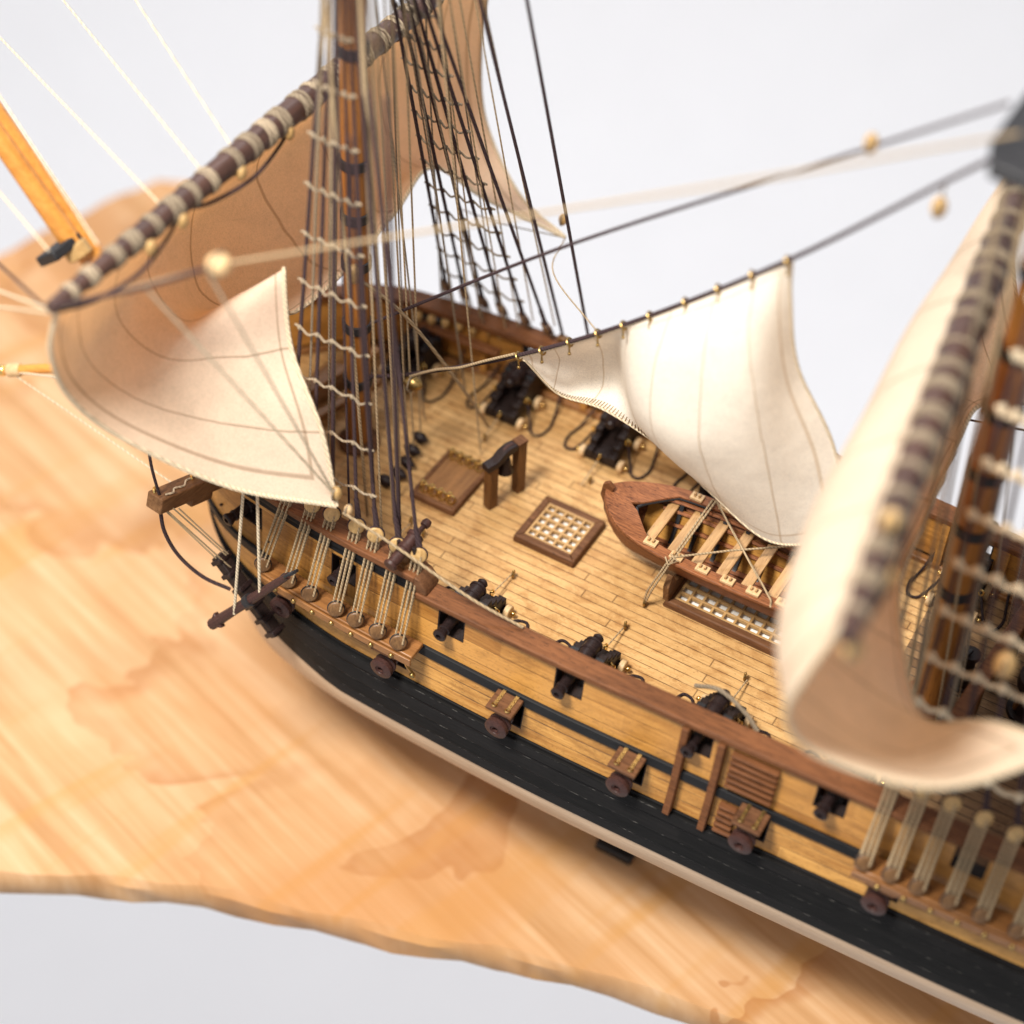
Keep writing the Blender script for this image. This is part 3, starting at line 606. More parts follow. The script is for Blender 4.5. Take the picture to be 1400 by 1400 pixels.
# ================================================================== CANNONS
def make_cannon():
    c = empty('deck_cannon', (0, 0, 0), 'dark cannon', 'cannon', 'cannons on the deck'); H = .66   # muzzle towards -Y, wheels on z = 0
    prof = [(0,.0),(.012,.055),(.04,.078),(.075,.07),(.095,.036),(.115,.04),(.13,.10),(.15,.128),(.18,.128),(.19,.112),(.29,.11),(.30,.122),(.33,.122),(.34,.108),(.47,.104),(.48,.117),(.52,.117),(.53,.096),(.74,.086),(.75,.099),(.78,.099),(.79,.082),(1.0,.072),(1.01,.086),(1.035,.086),(1.045,.07),(1.08,.076),(1.12,.096),(1.155,.096),(1.17,.076),(1.172,.042),(1.08,.04)]
    mb = MB(); mb.lathe((0, .24, H), (0, -1, 0), prof, 20); mb.tube([(-.25, -.2, H-.02), (.25, -.2, H-.02)], .05, 8); mb.build('barrel', 'cannon_black', c)
    for s in (-1, 1):
        pf = [(.44,.13),(.44,.27),(.32,.27),(.32,.38),(.18,.38),(.18,.49),(.04,.49),(.04,.61),(-.40,.61),(-.40,.13),(-.16,.13),(-.03,.18),(.12,.18),(.24,.13)]
        mb = MB(); mb.prism([(s*.19-.06, y, z) for y, z in pf], (.12, 0, 0)); mb.build('carriage_cheek', 'carriage_black', c, bevel=.014)
        mb = MB(); mb.bar((s*.19, -.08, .625), (s*.19, -.32, .625), .125, .03); mb.build('trunnion_strap', 'black_iron', c, bevel=.006)
    mb = MB(); mb.box((0, .02, .18), (.32, .78, .07)); mb.build('carriage_bed', 'carriage_black', c, bevel=.01)
    for y, r in ((.36, .10), (-.18, .115)):
        mb = MB(); mb.bar((-.35, y, r), (.35, y, r), .10, .10); ax = mb.build('axle', 'carriage_black', c, bevel=.01)
        for s in (-1, 1):
            mb = MB(); mb.lathe((s*.282, y, r), (s, 0, 0), [(0, r-.012), (.01, r), (.075, r), (.085, r-.012)], 18); w = mb.build('wheel', 'pale_wood', c)
            mb = MB(); mb.tube([(s*.365, y, r), (s*.395, y, r)], .025, 7); mb.ball((s*.405, y, r), .036, 8); mb.build('wheel_pin', 'brass', w)
    for s in (-1, 1):
        mb = MB(); mb.ring((s*.28, .10, .36), (0, 1, .3), .042, .016, 12, 6); mb.ball((s*.262, .10, .40), .02, 6); mb.build('side_ring', 'brass', c)
        mb = MB(); mb.tube(catmull([(s*.29, .10, .33), (s*.42, .24, .09), (s*.51, .36, .026), (s*.64, .36, .026), (s*.70, .14, .026), (s*.64, -.15, .05), (s*.56, -.45, .25), (s*.51, -.62, .38)], 6), .021, 7); mb.build('breeching_rope', 'breech_rope', c)
    mb = MB(); mb.ring((0, .46, .2), (1, 0, .3), .04, .015, 12, 6); mb.ball((0, .44, .24), .022, 6); mb.build('tail_ring', 'brass', c)
    mb = MB(); mb.tube([(0, .49, .18), (0, 1.0, .08)], .011, 6); mb.build('train_tackle', 'tan_rope', c)
    return c
proto = make_cannon()
spots = [(-2.98,-1.95,10,'dark cannon muzzle poking out of the port nearest the cathead and bow sail'),
 (-1.28,-2.07,0,'dark cannon behind the hanging cord lanyards, its muzzle above the channel board'),
 (.46,-2.11,0,'dark cannon at the near rail, next to the step in the red rail'),
 (2.27,-2.11,0,'dark cannon at the near rail, middle one between the rail step and the two fenders'),
 (4.12,-2.04,0,'dark cannon whose muzzle sticks out between the two upright fenders'),
 (5.95,-2.0,0,'dark cannon muzzle poking out below the blurred sail at lower right'),
 (-1.31,1.92,180,'black cannon on four pale wheels by the far bulwark, left of the white sail tip'),
 (.42,1.95,180,'black cannon with looped ropes below the stitched hem of the white sail'),
 (2.27,1.92,180,'black cannon mostly hidden between the boat and the white sail'),
 (-3.05,1.75,172,'black cannon in the shade behind the fore mast ropes'),
 (6.0,2.0,180,'blurred dark cannon in the shade behind the main mast')]
for i, (x, y, a, lab) in enumerate(spots):
    o = proto if i == 0 else copy_tree(proto)
    o.location = (x, y, 0); o.rotation_euler.z = math.radians(a if a < 90 else a); o['label'] = lab
    if i == 0: o.rotation_euler.z = math.radians(-12)
# gun-deck guns: short barrels run out under the lids
glab = ['brown gun muzzle under the left end of the channel board beside the anchor','brown gun muzzle under the right end of the channel board','brown gun muzzle under the open port lid left of the middle of the hull','brown gun muzzle under the open port lid just left of the fenders','brown gun muzzle under the port lid beneath the boarding steps','brown gun muzzle low on the hull under the rear channel']
gp = None
for X, lab in zip(LOWX, glab):
    if gp is None:
        mb = MB(); mb.lathe((0, 0, 0), (0, -1, 0), [(0,.10),(.55,.10),(.56,.125),(.60,.125),(.61,.105),(.66,.11),(.68,.15),(.72,.165),(.745,.15),(.75,.135),(.79,.168),(.85,.168),(.865,.14),(.87,.075),(.855,.07),(.855,.05),(.86,.045),(.80,.04)], 24)
        o = gp = mb.build('gun_barrel', 'muzzle_brown', origin=(0, 0, 0)); tag(o, lab, 'cannon', 'gun barrels below the deck')
    else: o = gp.copy(); COL.objects.link(o); o['label'] = lab
    o.location = (X-.02, pt(X, -.26, -1).y+.50, -.29)
# swivel gun on the rail step
sw = empty('swivel_gun', (-.28, -2.66, 1.34), 'small dark swivel gun with a ball knob on the rail beside the last lanyard', 'cannon')
mb = MB(); mb.lathe((-.28, -2.66, 1.34), (0, 0, 1), [(0,.12),(.05,.12),(.06,.07),(.2,.07),(.22,.10),(.26,.10)], 14); mb.build('pivot_post', 'walnut_up', sw)
d = V((.1, 1, .22)).normalized(); a = V((-.33, -3.0, 1.55)); mb = MB(); mb.lathe(a, d, [(0,.09),(.04,.10),(.06,.075),(.3,.085),(.31,.105),(.36,.105),(.37,.09),(.52,.10),(.53,.12),(.58,.12),(.60,.05),(.66,.035),(.74,.035),(.75,.06),(.80,.07),(.85,.05),(.87,.0)], 16); mb.build('barrel', 'muzzle_brown', sw)
mb = MB(); mb.tube([(-.40,-2.66,1.52),(-.40,-2.66,1.70)], .03, 6); mb.tube([(-.16,-2.66,1.52),(-.16,-2.66,1.70)], .03, 6); mb.tube([(-.40,-2.66,1.53),(-.16,-2.66,1.53)], .03, 6); mb.build('yoke', 'cannon_black', sw)

# ================================================================== MASTS, YARDS
def mast(name, foot, top, r0, r1, bands, label):
    m = empty(name, foot, label, 'mast'); f, t_ = V(foot), V(top); L = (t_-f).length; d = (t_-f).normalized()
    mb = MB(); mb.lathe(f, d, [(0, r0)]+[(L*k/12, r0+(r1-r0)*k/12) for k in range(1, 13)], 20); mb.build('mast_pole', 'mast_wood', m)
    for h in bands:
        k = h/L; r = r0+(r1-r0)*k; mb = MB(); mb.lathe(f+d*h, d, [(-.075, r+.004), (-.07, r+.03), (.07, r+.03), (.075, r+.004)], 20); mb.build('iron_band', 'black_iron', m)
    mb = MB(); mb.lathe(f, d, [(0, r0+.13), (.06, r0+.13), (.11, r0+.05), (.12, r0+.01)], 20); mb.build('mast_collar', 'walnut', m)
    return m
fm = mast('fore_mast', (-2.9, 0, 0), (-2.66, 0, 11.0), .19, .165, (1.32, 2.38, 3.5, 4.33, 5.2, 6.9, 8.1), 'orange brown mast with black iron bands standing on the foredeck')
mm = mast('main_mast', (6.31, 0, 0), (5.98, 0, 10.6), .22, .19, (2.3, 3.4, 4.35, 5.3, 6.2, 7.3), 'blurred brown mast with bands behind the big sail on the right')
# main top: black platform round the main mast head
tp = empty('mast_top', (6.1, 0, 8.9), 'black platform around the right hand mast', 'platform')
mb = MB(); mb.prism([(5.35,-.6,8.9),(5.35,.6,8.9),(5.5,1.05,8.9),(7.0,1.15,8.9),(7.0,-1.15,8.9),(5.5,-1.05,8.9)], (0, 0, .16)); mb.build('platform', 'black_iron', tp, bevel=.03)
for y in (-.28, .28): MB().bar((5.4, y, 8.8), (7.0, y, 8.8), .12, .2).build('crosstree', 'black_iron', tp, bevel=.02)
def yard(name, a, b, rmid, rtip, nb, label, blocks, foot_w, ropes=('binding_rope', 'grey_rope', 'grey_rope')):
    a, b = V(a), V(b); c = (a+b)/2; y = empty(name, c, label, 'yard'); d = (b-a); L = d.length; d.normalize()
    pf = [(0, rtip*.9), (.01, rtip)]+[(L*k/16, rtip+(rmid-rtip)*math.sin(math.pi*k/16)**.8) for k in range(1, 16)]+[(L, rtip)]
    MB().lathe(a, d, pf, 16).build('spar', 'spar_dark', y)
    R = lambda s: rtip+(rmid-rtip)*math.sin(math.pi*min(1, max(0, s/L)))**.8
    for i in range(nb):
        s = .36+(L-.72)*i/(nb-1)+random.uniform(-.06, .06); r = R(s); mb = MB(); nw = random.choice((2, 3, 3, 4, 5))
        for k in range(nw):
            q = a+d*(s+(k-nw/2+.5)*.04); mb.ring(q, d+V((random.uniform(-.1,.1),0,random.uniform(-.1,.1))), r+.002, .021, 16, 5)
        mb.build('rope_binding', random.choice(ropes), y)
    # jackstay blocks and the foot rope with its stirrups
    for s in blocks:
        q = a+d*s+V((.16, 0, -.10)); mb = MB(); mb.ball(q, .085, 10, (.7, 1, 1.25)); mb.build('jackstay_block', 'block_wood', y)
    for s0, s1 in foot_w:
        p0, p1 = a+d*s0, a+d*s1; mid = (p0+p1)/2+V((.20, 0, -.26)); mb = MB(); mb.tube(catmull([p0+V((.03,0,-.08)), p0*.6+mid*.4+V((.03,0,-.12)), mid, p1*.6+mid*.4+V((.03,0,-.12)), p1+V((.03,0,-.08))], 6), .026, 6); mb.build('foot_rope', 'dark_rope', y)
    return y
yard('fore_yard', (-3.32, -5.15, 6.08), (-3.32, 4.95, 6.08), .17, .085, 27, 'dark yard with pale rope bindings above the left sail', (1.55, 2.15, 3.3, 4.3), ((.1, 2.3), (2.3, 4.6)))
yard('main_yard', (6.27, -5.3, 6.72), (4.86, 4.9, 6.72), .20, .10, 25, 'thick blurred dark yard with pale bindings above the right sail', (1.0, 2.6, 4.2, 5.2), ((.1, 2.6), (2.6, 5)), ('grey_rope',))
# bowsprit and boomkin beyond the left sail
bs = empty('bowsprit', (-6.4, 0, -.3), 'orange bowsprit pointing up past the left end of the fore yard', 'spar')
a, d = V((-6.0, 0, -1.0)), V((-2.34, 0, 3.05)).normalized()
MB().lathe(a, d, [(0,.24),(4,.21),(9.5,.19),(9.52,.0)], 18).build('spar', 'orange_spar', bs)
q = a+d*3.0+V((.03, -.26, .2)); MB().lathe(q, d, [(0,.17),(6.5,.13)], 16).build('jib_boom', 'orange_spar', bs)
mb = MB(); c_ = a+d*3.15; rot = d.to_track_quat('Z', 'X').to_matrix(); mb.box(c_+V((-.12, -.45, .25)), (.5, .62, .17), rot); mb.build('black_cap', 'black_iron', bs, bevel=.03)
mb = MB(); mb.lathe(q, d, [(0,.17),(.03,.21),(.22,.21),(.25,.17)], 18); mb.build('end_collar', 'block_wood', bs)
bk = empty('boomkin', (-5.2, -1.2, .8), 'thin orange boomkin with a brass sheave at its tip, at the left edge', 'spar')
a, b = V((-5.0, -1.75, 1.9)), V((-7.45, -2.52, 1.13)); MB().tube([a, b], [.09, .075], 12).build('spar', 'orange_spar', bk)
d = (b-a).normalized(); MB().lathe(b-d*.30, d, [(0,.085),(.02,.105),(.2,.105),(.22,.085)], 14).build('band', 'pale_wood', bk); MB().ball(b+d*.02, .09, 10).build('tip_sheave', 'brass', bk)

# ================================================================== SAILS
def cgrid(rows, nu, nv):                     # bicubic Catmull surface through a grid of points
    R = [catmull(r, nu) for r in rows]; cols = [catmull([r[i] for r in R], nv) for i in range(len(R[0]))]
    return [[cols[i][j] for i in range(len(cols))] for j in range(len(cols[0]))]     # [v][u]
def sail(name, rows, nu, nv, mat, label, rope_mat='tan_rope', edge_r=.026, stitches=()):
    G = cgrid(rows, nu, nv); nvv, nuu = len(G), len(G[0]); mb = MB(); mb.uv = []
    for j, r in enumerate(G):
        for i, p in enumerate(r): mb.v.append(tuple(p)); mb.uv.append((i/(nuu-1), j/(nvv-1)))
    mb.f = [(j*nuu+i, j*nuu+i+1, (j+1)*nuu+i+1, (j+1)*nuu+i) for j in range(nvv-1) for i in range(nuu-1)]
    c = G[nvv//2][nuu//2]; root = empty(name, c, label, 'sail')
    mb.build('cloth', mat, root, smooth=180)
    E = {'head': G[0], 'foot': G[-1], 'left': [r[0] for r in G], 'right': [r[-1] for r in G]}
    for k in ('head', 'foot', 'left', 'right'):
        if len(set(tuple(round(x, 3) for x in p) for p in E[k])) > 3: MB().tube(E[k], edge_r, 6).build('bolt_rope', rope_mat, root)
    for side_, dep, st in stitches:
        mb = MB(); L = E[side_]; I = {'foot': lambda i: G[-1-dep][i], 'left': lambda i: G[i][dep], 'right': lambda i: G[i][-1-dep]}[side_]
        for i in range(1, int((len(L)-1)*.5), st):
            for w in (0, .5):
                a = L[i].lerp(L[i+1], w); b = I(i).lerp(I(min(i+1, len(L)-2)), w); nrm = (L[i+1]-L[i]).cross(b-a).normalized()*.008
                for sg in (-1, 1): mb.tube([a+nrm*sg, b+nrm*sg+(L[i+1]-L[i])*.25], .0075, 4)
        mb.build('hem_stitching', 'grey_rope' if mat != 'stay_cloth' else 'tan_rope', root)
    return root, G
# fore course: columns port to starboard, rows head to foot
cy = [-4.95,-4.2,-3.2,-2.1,-1.0,.2,1.5,2.8,3.9,4.6]
foot = [(-1.13,-3.0,2.24),(-1.6,-2.6,3.0),(-2.38,-2.12,3.72),(-2.70,-1.75,4.62),(-3.1,-1.2,3.3),(-3.12,.1,3.12),(-3.16,1.5,3.28),(-3.14,2.4,3.5),(-2.5,2.9,2.88),(-1.21,3.05,2.62)]
head = [(-3.42, y, 5.92) for y in cy]
r1 = [(-3.60,-5.02,5.22),(-3.78,-4.3,5.25),(-3.95,-3.3,5.25),(-4.1,-2.2,5.25),(-4.15,-1.1,5.2),(-4.1,.1,5.15),(-4.1,1.5,5.15),(-4.0,2.8,5.2),(-3.85,4.0,5.2),(-3.6,4.7,5.2)]
r2 = [(-3.62,-4.85,4.35),(-3.92,-4.15,4.25),(-4.15,-3.3,4.25),(-4.40,-2.4,4.3),(-4.55,-1.3,4.3),(-4.5,.1,4.3),(-4.4,1.4,4.35),(-4.25,2.7,4.3),(-3.9,3.8,4.2),(-3.6,4.5,4.2)]
r3 = [(-3.32,-4.38,3.42),(-3.42,-3.85,3.6),(-3.5,-3.3,3.88),(-3.58,-2.72,4.05),(-4.3,-1.6,3.45),(-4.25,.1,3.6),(-4.1,1.4,3.6),(-3.9,2.55,3.45),(-3.5,3.5,3.3),(-3.25,4.1,3.3)]
r4 = [(-2.35,-3.62,2.45),(-2.58,-3.15,3.05),(-2.85,-2.65,3.75),(-3.05,-2.22,4.38),(-3.75,-1.35,3.1),(-3.65,.1,3.05),(-3.62,1.5,3.15),(-3.5,2.55,3.3),(-3.0,3.2,2.85),(-2.3,3.55,2.65)]
sail('fore_sail', [head, r1, r2, r3, r4, foot], 7, 8, 'course_cloth', 'large cream sail bellying out from the yard at the upper left', 'pale_rope', .03)
# main course
def yx(y): return 5.53-.138*y-.1
cy = [-5.05,-4.3,-3.3,-2.2,-1.0,.2,1.4,2.6,3.7,4.6]
head = [(yx(y), y, 6.56) for y in cy]
fo = [(8.35,-3.65,4.62),(7.5,-3.1,3.86),(6.75,-2.7,2.94),(6.2,-2.15,3.3),(5.78,-1.2,3.3),(5.62,.2,3.3),(5.5,1.35,3.3),(5.45,2.3,3.2),(5.9,2.9,3.0),(6.6,3.3,2.9)]
r1 = [(5.95,-5.2,5.85),(5.55,-4.4,5.85),(5.25,-3.35,5.85),(5.1,-2.3,5.9),(5.0,-1.1,5.9),(4.85,.2,5.95),(4.8,1.5,5.9),(4.75,2.7,5.9),(4.75,3.8,5.9),(4.85,4.6,5.9)]
r2 = [(5.85,-5.1,5.0),(5.35,-4.3,5.0),(5.05,-3.3,5.0),(4.88,-2.3,5.0),(4.8,-1.1,5.0),(4.72,.2,5.05),(4.7,1.5,5.0),(4.65,2.6,5.0),(4.65,3.6,5.0),(4.8,4.4,5.0)]
r3 = [(6.25,-4.85,4.35),(5.75,-4.1,4.2),(5.35,-3.2,4.1),(5.1,-2.2,4.05),(4.95,-1.1,4.0),(4.85,.2,4.0),(4.8,1.4,4.0),(4.8,2.5,3.95),(4.9,3.3,3.9),(5.1,4.1,3.9)]
r4 = [(7.4,-4.5,4.3),(6.75,-3.8,3.6),(6.05,-3.0,3.45),(5.65,-2.15,3.45),(5.35,-1.1,3.4),(5.2,.2,3.35),(5.1,1.4,3.35),(5.05,2.4,3.25),(5.35,3.1,3.15),(5.75,3.7,3.1)]
sail('main_sail', [head, r1, r2, r3, r4, fo], 7, 8, 'course_cloth', 'large blurred cream sail curling under the yard on the right', 'pale_rope', .03)
# staysail on the main stay: columns tack to head, rows luff to foot
lf = [(-.2,0,3.03),(.42,0,3.52),(1.05,0,4.05),(1.65,0,4.58),(2.3,0,5.2),(2.85,0,5.75),(3.34,0,6.24)]
ft = [(-.12,.05,2.96),(.26,.34,2.32),(.95,.42,2.3),(1.9,.42,2.05),(2.75,.10,1.98),(3.75,.05,1.62),(4.7,.2,2.12)]
m1 = [(-.17,.01,3.0),(.36,.28,3.05),(.98,.42,3.45),(1.60,-.22,3.98),(2.38,-.38,4.45),(3.0,-.28,4.95),(3.38,.1,5.6)]
m2 = [(-.15,.03,2.98),(.31,.33,2.65),(.98,.62,2.85),(1.68,-.28,3.32),(2.5,-.55,3.4),(3.3,-.35,3.9),(3.58,.25,4.5)]
m3 = [(-.13,.04,2.97),(.28,.36,2.46),(1.0,.62,2.52),(1.78,-.05,2.68),(2.62,-.25,2.55),(3.55,-.2,2.7),(4.2,.35,3.4)]
sail('stay_sail', [lf, m1, m2, m3, ft], 9, 9, 'stay_cloth', 'white triangular staysail hanging from the dark stay over the deck', 'pale_rope', .02, (('foot', 3, 1),))

# ================================================================== STANDING RIGGING
def deadeye(mb, c, axis=(0, 1, 0), r=.112, h=.14):
    mb.lathe(V(c)-V(axis).normalized()*h/2, axis, [(.02, r*.8), (.026, r*.92), (.036, r), (.058, r), (.062, r*.9), (.078, r*.9), (.082, r), (.104, r), (.114, r*.92), (.12, r*.8)], 18)
    for k in range(3): pass
    return mb
def ladder(name, label, side, top, base, up, zr0, zr1, step, loc, fine=False, sh_mat='dark_rope', r=.026, ratl='tan_rope', rr=.016):
    L = empty(name, loc, label, 'shrouds')
    for (x, y, z), (x2, y2, z2) in zip(base, up):
        a, b, t_ = V((x, y, z)), V((x2, y2, z2)), V(top)
        mb = MB(); mb.tube([b+(t_-b).normalized()*.1, t_], r, 7); sh = mb.build('shroud', sh_mat, L)
        n = (b-a).normalized(); ax = (n.cross(V((1, 0, 0))).normalized()*(-side)+V((-.55, 0, 0))).normalized()
        d1 = deadeye(MB(), a, ax).build('deadeye', 'deadeye_wood', sh)
        MB().ring(a, ax, .108, .018, 18, 6).build('iron_strop', 'black_iron', sh)
        d2 = deadeye(MB(), b, ax).build('deadeye', 'block_wood' if side < 0 else 'deadeye_wood', sh)
        mb = MB(); mb.ring(b, ax, .11, .02, 18, 6); mb.tube([b+n*.12, b+(t_-b).normalized()*.4], .035, 7); mb.build('rope_strop', sh_mat, sh)
        mb = MB()
        for k in range(6):
            ox = (-.065, 0, .065)[k % 3]; oo = ax*(.03 if k < 3 else -.03)
            mb.tube([a+V((ox, 0, 0))+oo, b+V((ox*.95+(.02 if k < 3 else -.02), 0, 0))+oo], .0135 if rr < .02 else .019, 5)
        mb.build('lanyard', 'tan_rope', sh)
    z = zr0
    while z < zr1:
        pts = []
        for b in up[:5]:
            b = V(b); t_ = V(top); k = (z-b.z)/(t_.z-b.z); q = b.lerp(t_, k); pts.append(q+V((0, side*.03, 0)))
        ln = []
        for i, q in enumerate(pts):
            ln.append(q+V((0, 0, .02)))
            if i < len(pts)-1: ln.append((q+pts[i+1])/2+V((0, 0, -.05+random.uniform(-.02, .02))))
        e = (pts[0]-pts[1]).normalized()*.07; ln = [ln[0]+e]+ln+[ln[-1]-e]
        mb = MB(); mb.tube(catmull(ln, 3), rr, 6)
        for q in pts: mb.ball(q, rr*1.95, 6, (1, 1, 1.3))
        mb.build('ratline', ratl, L); z += step
    return L
bx = [-2.44,-1.97,-1.58,-1.12,-.79,-.42,-.08]; ux = [-2.2,-1.82,-1.50,-1.10,-.80,-.45,-.12]
yb = lambda X, s: pt(X, .1, s, .31).y
ladder('shroud_ladder', 'dark shrouds with pale ratlines and cord lanyards on the near side of the fore mast', -1, (-2.72,-.16,10.2), [(x, yb(x, -1), .36) for x in bx], [(x, -2.62, 1.55) for x in ux], 2.1, 9.6, .62, (-1.3, -2.9, .24), ratl='binding_rope')
bx = [-2.95,-2.62,-2.28,-1.95,-1.55,-1.15]
ladder('shroud_ladder', 'thin dark shrouds with ratlines on the far side, against the white wall', 1, (-2.72,.16,10.2), [(x, yb(x, 1), .36) for x in bx], [(x+.05, 2.44, 1.36) for x in bx], 1.7, 9.6, .48, (-2, 2.9, .24), ratl='grey_rope')
bx = [6.65,7.0,7.35,7.75,8.15,8.6]
ladder('shroud_ladder', 'blurred shrouds with pale ratlines at the right edge on the near side', -1, (6.1,-.2,9.9), [(x, yb(x, -1), .36) for x in bx], [(x-.02, -2.5, 1.5) for x in bx], 2.0, 9.0, .62, (7.7, -2.9, .24), sh_mat='dark_rope', r=.03, ratl='pale_rope', rr=.032)
bx = [6.6,7.0,7.45,7.9,8.3]
ladder('shroud_ladder', 'shrouds with round deadeyes on the far side beyond the main mast', 1, (6.1,.2,9.9), [(x, yb(x, 1), .36) for x in bx], [(x-.02, 2.45, 1.4) for x in bx], 2.1, 9.0, .62, (7.4, 2.8, .24))
# backstays with their own deadeyes, further aft on the far side
def backstay(x, top, label, side=1, mat='dark_rope', loc=None):
    a = V((x, yb(x, side), .30)); b = V((x+.02, side*(2.5 if side > 0 else 2.7), 1.2)); t_ = V(top); L = empty('backstay', a, label, 'rope', 'backstays')
    MB().tube([b, t_], .025, 7).build('stay_rope', mat, L); n = (b-a).normalized(); ax = n.cross(V((1, 0, 0))).normalized()
    deadeye(MB(), b, ax, .105).build('deadeye', 'deadeye_wood', L); mb = MB()
    for ox in (-.05, 0, .05): mb.tube([a+V((ox, 0, 0)), b+V((ox, 0, 0))], .011, 5)
    mb.build('lanyard', 'tan_rope', L)
backstay(-.85, (-2.2, .3, 11.5), 'dark backstay ending beside the last far deadeyes, left of its parallel neighbour')
backstay(-.38, (-1.3, .3, 11.5), 'dark backstay falling to the far rail just above the tip of the white sail')
# pin rail along the far bow rail
pr2 = empty('pin_rail', (-2.4, 2.35, 1.0), 'reddish rail holding a row of yellow belaying pins by the far bulwark', 'pin rail')
y0 = pt(-2.4, 1, 1, -.34).y; MB().bar((-3.3, y0-.02, .74), (-1.75, y0+.06, .74), .16, .07).build('rail_board', 'mahogany', pr2, bevel=.015)
for i in range(7):
    x = -3.18+.22*i; y = y0-.02+.052*i; mb = MB(); mb.lathe((x, y, .58), (0, 0, 1), [(0,.02),(.14,.028),(.20,.03),(.22,.05),(.30,.075),(.36,.06),(.40,.02)], 12); mb.build('belaying_pin', 'block_wood', pr2)
# fore bitts and rail beside the fore mast
bt2 = empty('belaying_bitts', (-3.2, -.2, 0), 'weathered grey brown bitts with cross rails forward of the fore mast', 'bitts')
for x, y in ((-3.55,-.75),(-3.25,.55)): MB().box((x, y, .62), (.16, .16, 1.24)).build('bitt_post', 'walnut_up', bt2, bevel=.02)
MB().bar((-3.75,-1.25,1.02), (-3.15,.95,1.02), .14, .12).build('cross_rail', 'oak_panel', bt2, bevel=.02)
MB().bar((-3.72,-1.2,.45), (-3.12,.9,.45), .14, .12).build('cross_rail', 'oak_panel', bt2, bevel=.02)
MB().lathe((-4.1,-1.1,.42), (.2,1,0), [(0,.2),(.1,.26),(.9,.2),(1.8,.26),(1.9,.2)], 10).build('windlass_drum', 'oak_panel', bt2)
# ================================================================== STAYS, SHEETS, RUNNING LINES
def line(name, label, pts, r, mat, smooth=True, group='running rigging', cat='rope'):
    mb = MB(); mb.tube(catmull(pts, 8) if smooth and len(pts) > 2 else pts, r, 7); return tag(mb.build(name, mat), label, cat, group)
line('main_stay', 'dark stay rope carrying the white sail from the fore mast up to the right', [(-2.72,0,1.42),(-1.84,0,1.92),(-.2,0,3.06),(1.47,0,4.45),(3.36,0,6.28),(4.97,0,8.08),(5.6,0,8.75)], .03, 'dark_rope', group='stays')
line('upper_stay', 'thin dark stay crossing straight above the white sail to the upper right', [(-2.62,0,2.48),(.26,0,5.05),(3.3,0,7.5),(5.3,0,9.1)], .024, 'dark_rope', group='stays')
line('seizing', 'tan cord twisted round the stay left of the white sail tip', [(-1.95,-.02,1.83),(-1.5,-.03,2.18),(-1.1,-.045,2.43),(-.7,-.05,2.75),(-.25,-.03,3.08)], .02, 'tan_rope')
# hanks that hold the staysail
for i, (x, z) in enumerate(((-.2,3.05),(.15,3.32),(.55,3.66),(.95,4.0),(1.3,4.3),(1.65,4.62),(2.1,5.05),(2.5,5.44),(2.9,5.83),(3.3,6.22))):
    mb = MB(); mb.ring((x, 0, z-.01), (1, .1, .95), .055, .016, 14, 6); mb.tube([(x, -.02, z), (x+.03, -.05, z-.16)], .014, 5); mb.ball((x+.03, -.05, z-.16), .026, 6)
    o = tag(mb.build('sail_hank', 'dull_brass'), 'small brass hank holding the white sail to its stay', 'hank', 'hanks along the staysail')
def blk(c, label, mat='block_wood', s=.13, sq=(.75, .75, 1.15), strop='grey_rope'):
    b = empty('pulley_block', c, label, 'pulley', 'wooden pulley blocks'); MB().ball(c, s, 12, sq).build('shell', mat, b)
    MB().ring(c, (1, 0, 0), s*1.0, .014, 16, 5).build('strop', strop, b); return b
blk((-1.92, .0, 1.70), 'brass coloured block hanging at the lower end of the dark stay', 'dull_brass', .14, (1.2, .8, .8))
blk((-1.63,-4.2,6.81), 'pale block on the blurred brace in front of the left sail', 'pale_wood', .15, (1, 1, .9))
blk((-2.16,-1.0,4.26), 'pale round block in front of the fore mast', 'block_wood', .13)
blk((-1.16,-2.95,2.42), 'yellow block at the lower corner of the left sail', 'block_wood', .1)
blk((-1.02,-2.9,2.14), 'small pale block knotted to the corner of the left sail', 'pale_wood', .08)
blk((-1.23,2.99,2.98), 'yellow block sewn to the edge of the far sail corner', 'block_wood', .09)
ob = blk((4.86,0,7.62), 'orange block hanging below the upper right stay', 'block_wood', .12)
MB().tube([(4.86,0,7.72), (4.86,0,7.98)], .014, 6).build('hanging_cord', 'grey_rope', ob)
blk((3.98,0,8.1), 'orange block at the top edge above the white background', 'block_wood', .11)
blk((6.28,-5.0,6.28), 'yellow block under the near end of the right yard', 'block_wood', .14)
blk((6.1,-4.0,7.0), 'tan block on the right yard half way to the mast', 'block_wood', .13)
blk((7.35,-2.3,3.9), 'large blurred tan block hanging among the right hand shrouds', 'block_wood', .17)
blk((8.2,-3.7,4.45), 'orange block at the corner of the right sail', 'block_wood', .12)
line('brace', 'thick pale brace running from the left yard tip across to the right', [(-3.3,-5.1,6.05),(-1.63,-4.2,6.81),(-.29,-3.2,7.07),(1.45,-2.2,7.56),(3.69,-2.2,8.88),(5.6,-.6,9.2)], .02, 'tan_rope', False)
line('brace_pendant', 'dark pendant between the left yard tip and the pale brace block', [(-3.28,-5.12,6.12),(-2.4,-4.65,6.45),(-1.7,-4.25,6.78)], .028, 'dark_rope')
line('fore_sheet', 'pale sheet rope from the left sail corner down to the near rail', [(-1.05,-2.98,2.15),(-.3,-2.84,1.78),(.75,-2.75,1.36),(1.5,-2.62,1.1)], .02, 'tan_rope')
line('fore_tack', 'tan rope leading from the block before the fore mast down to the deck', [(-2.2,-1.0,4.26),(-1.9,-.2,3.1),(-1.55,.7,1.3),(-1.40,1.3,.05)], .025, 'tan_rope')
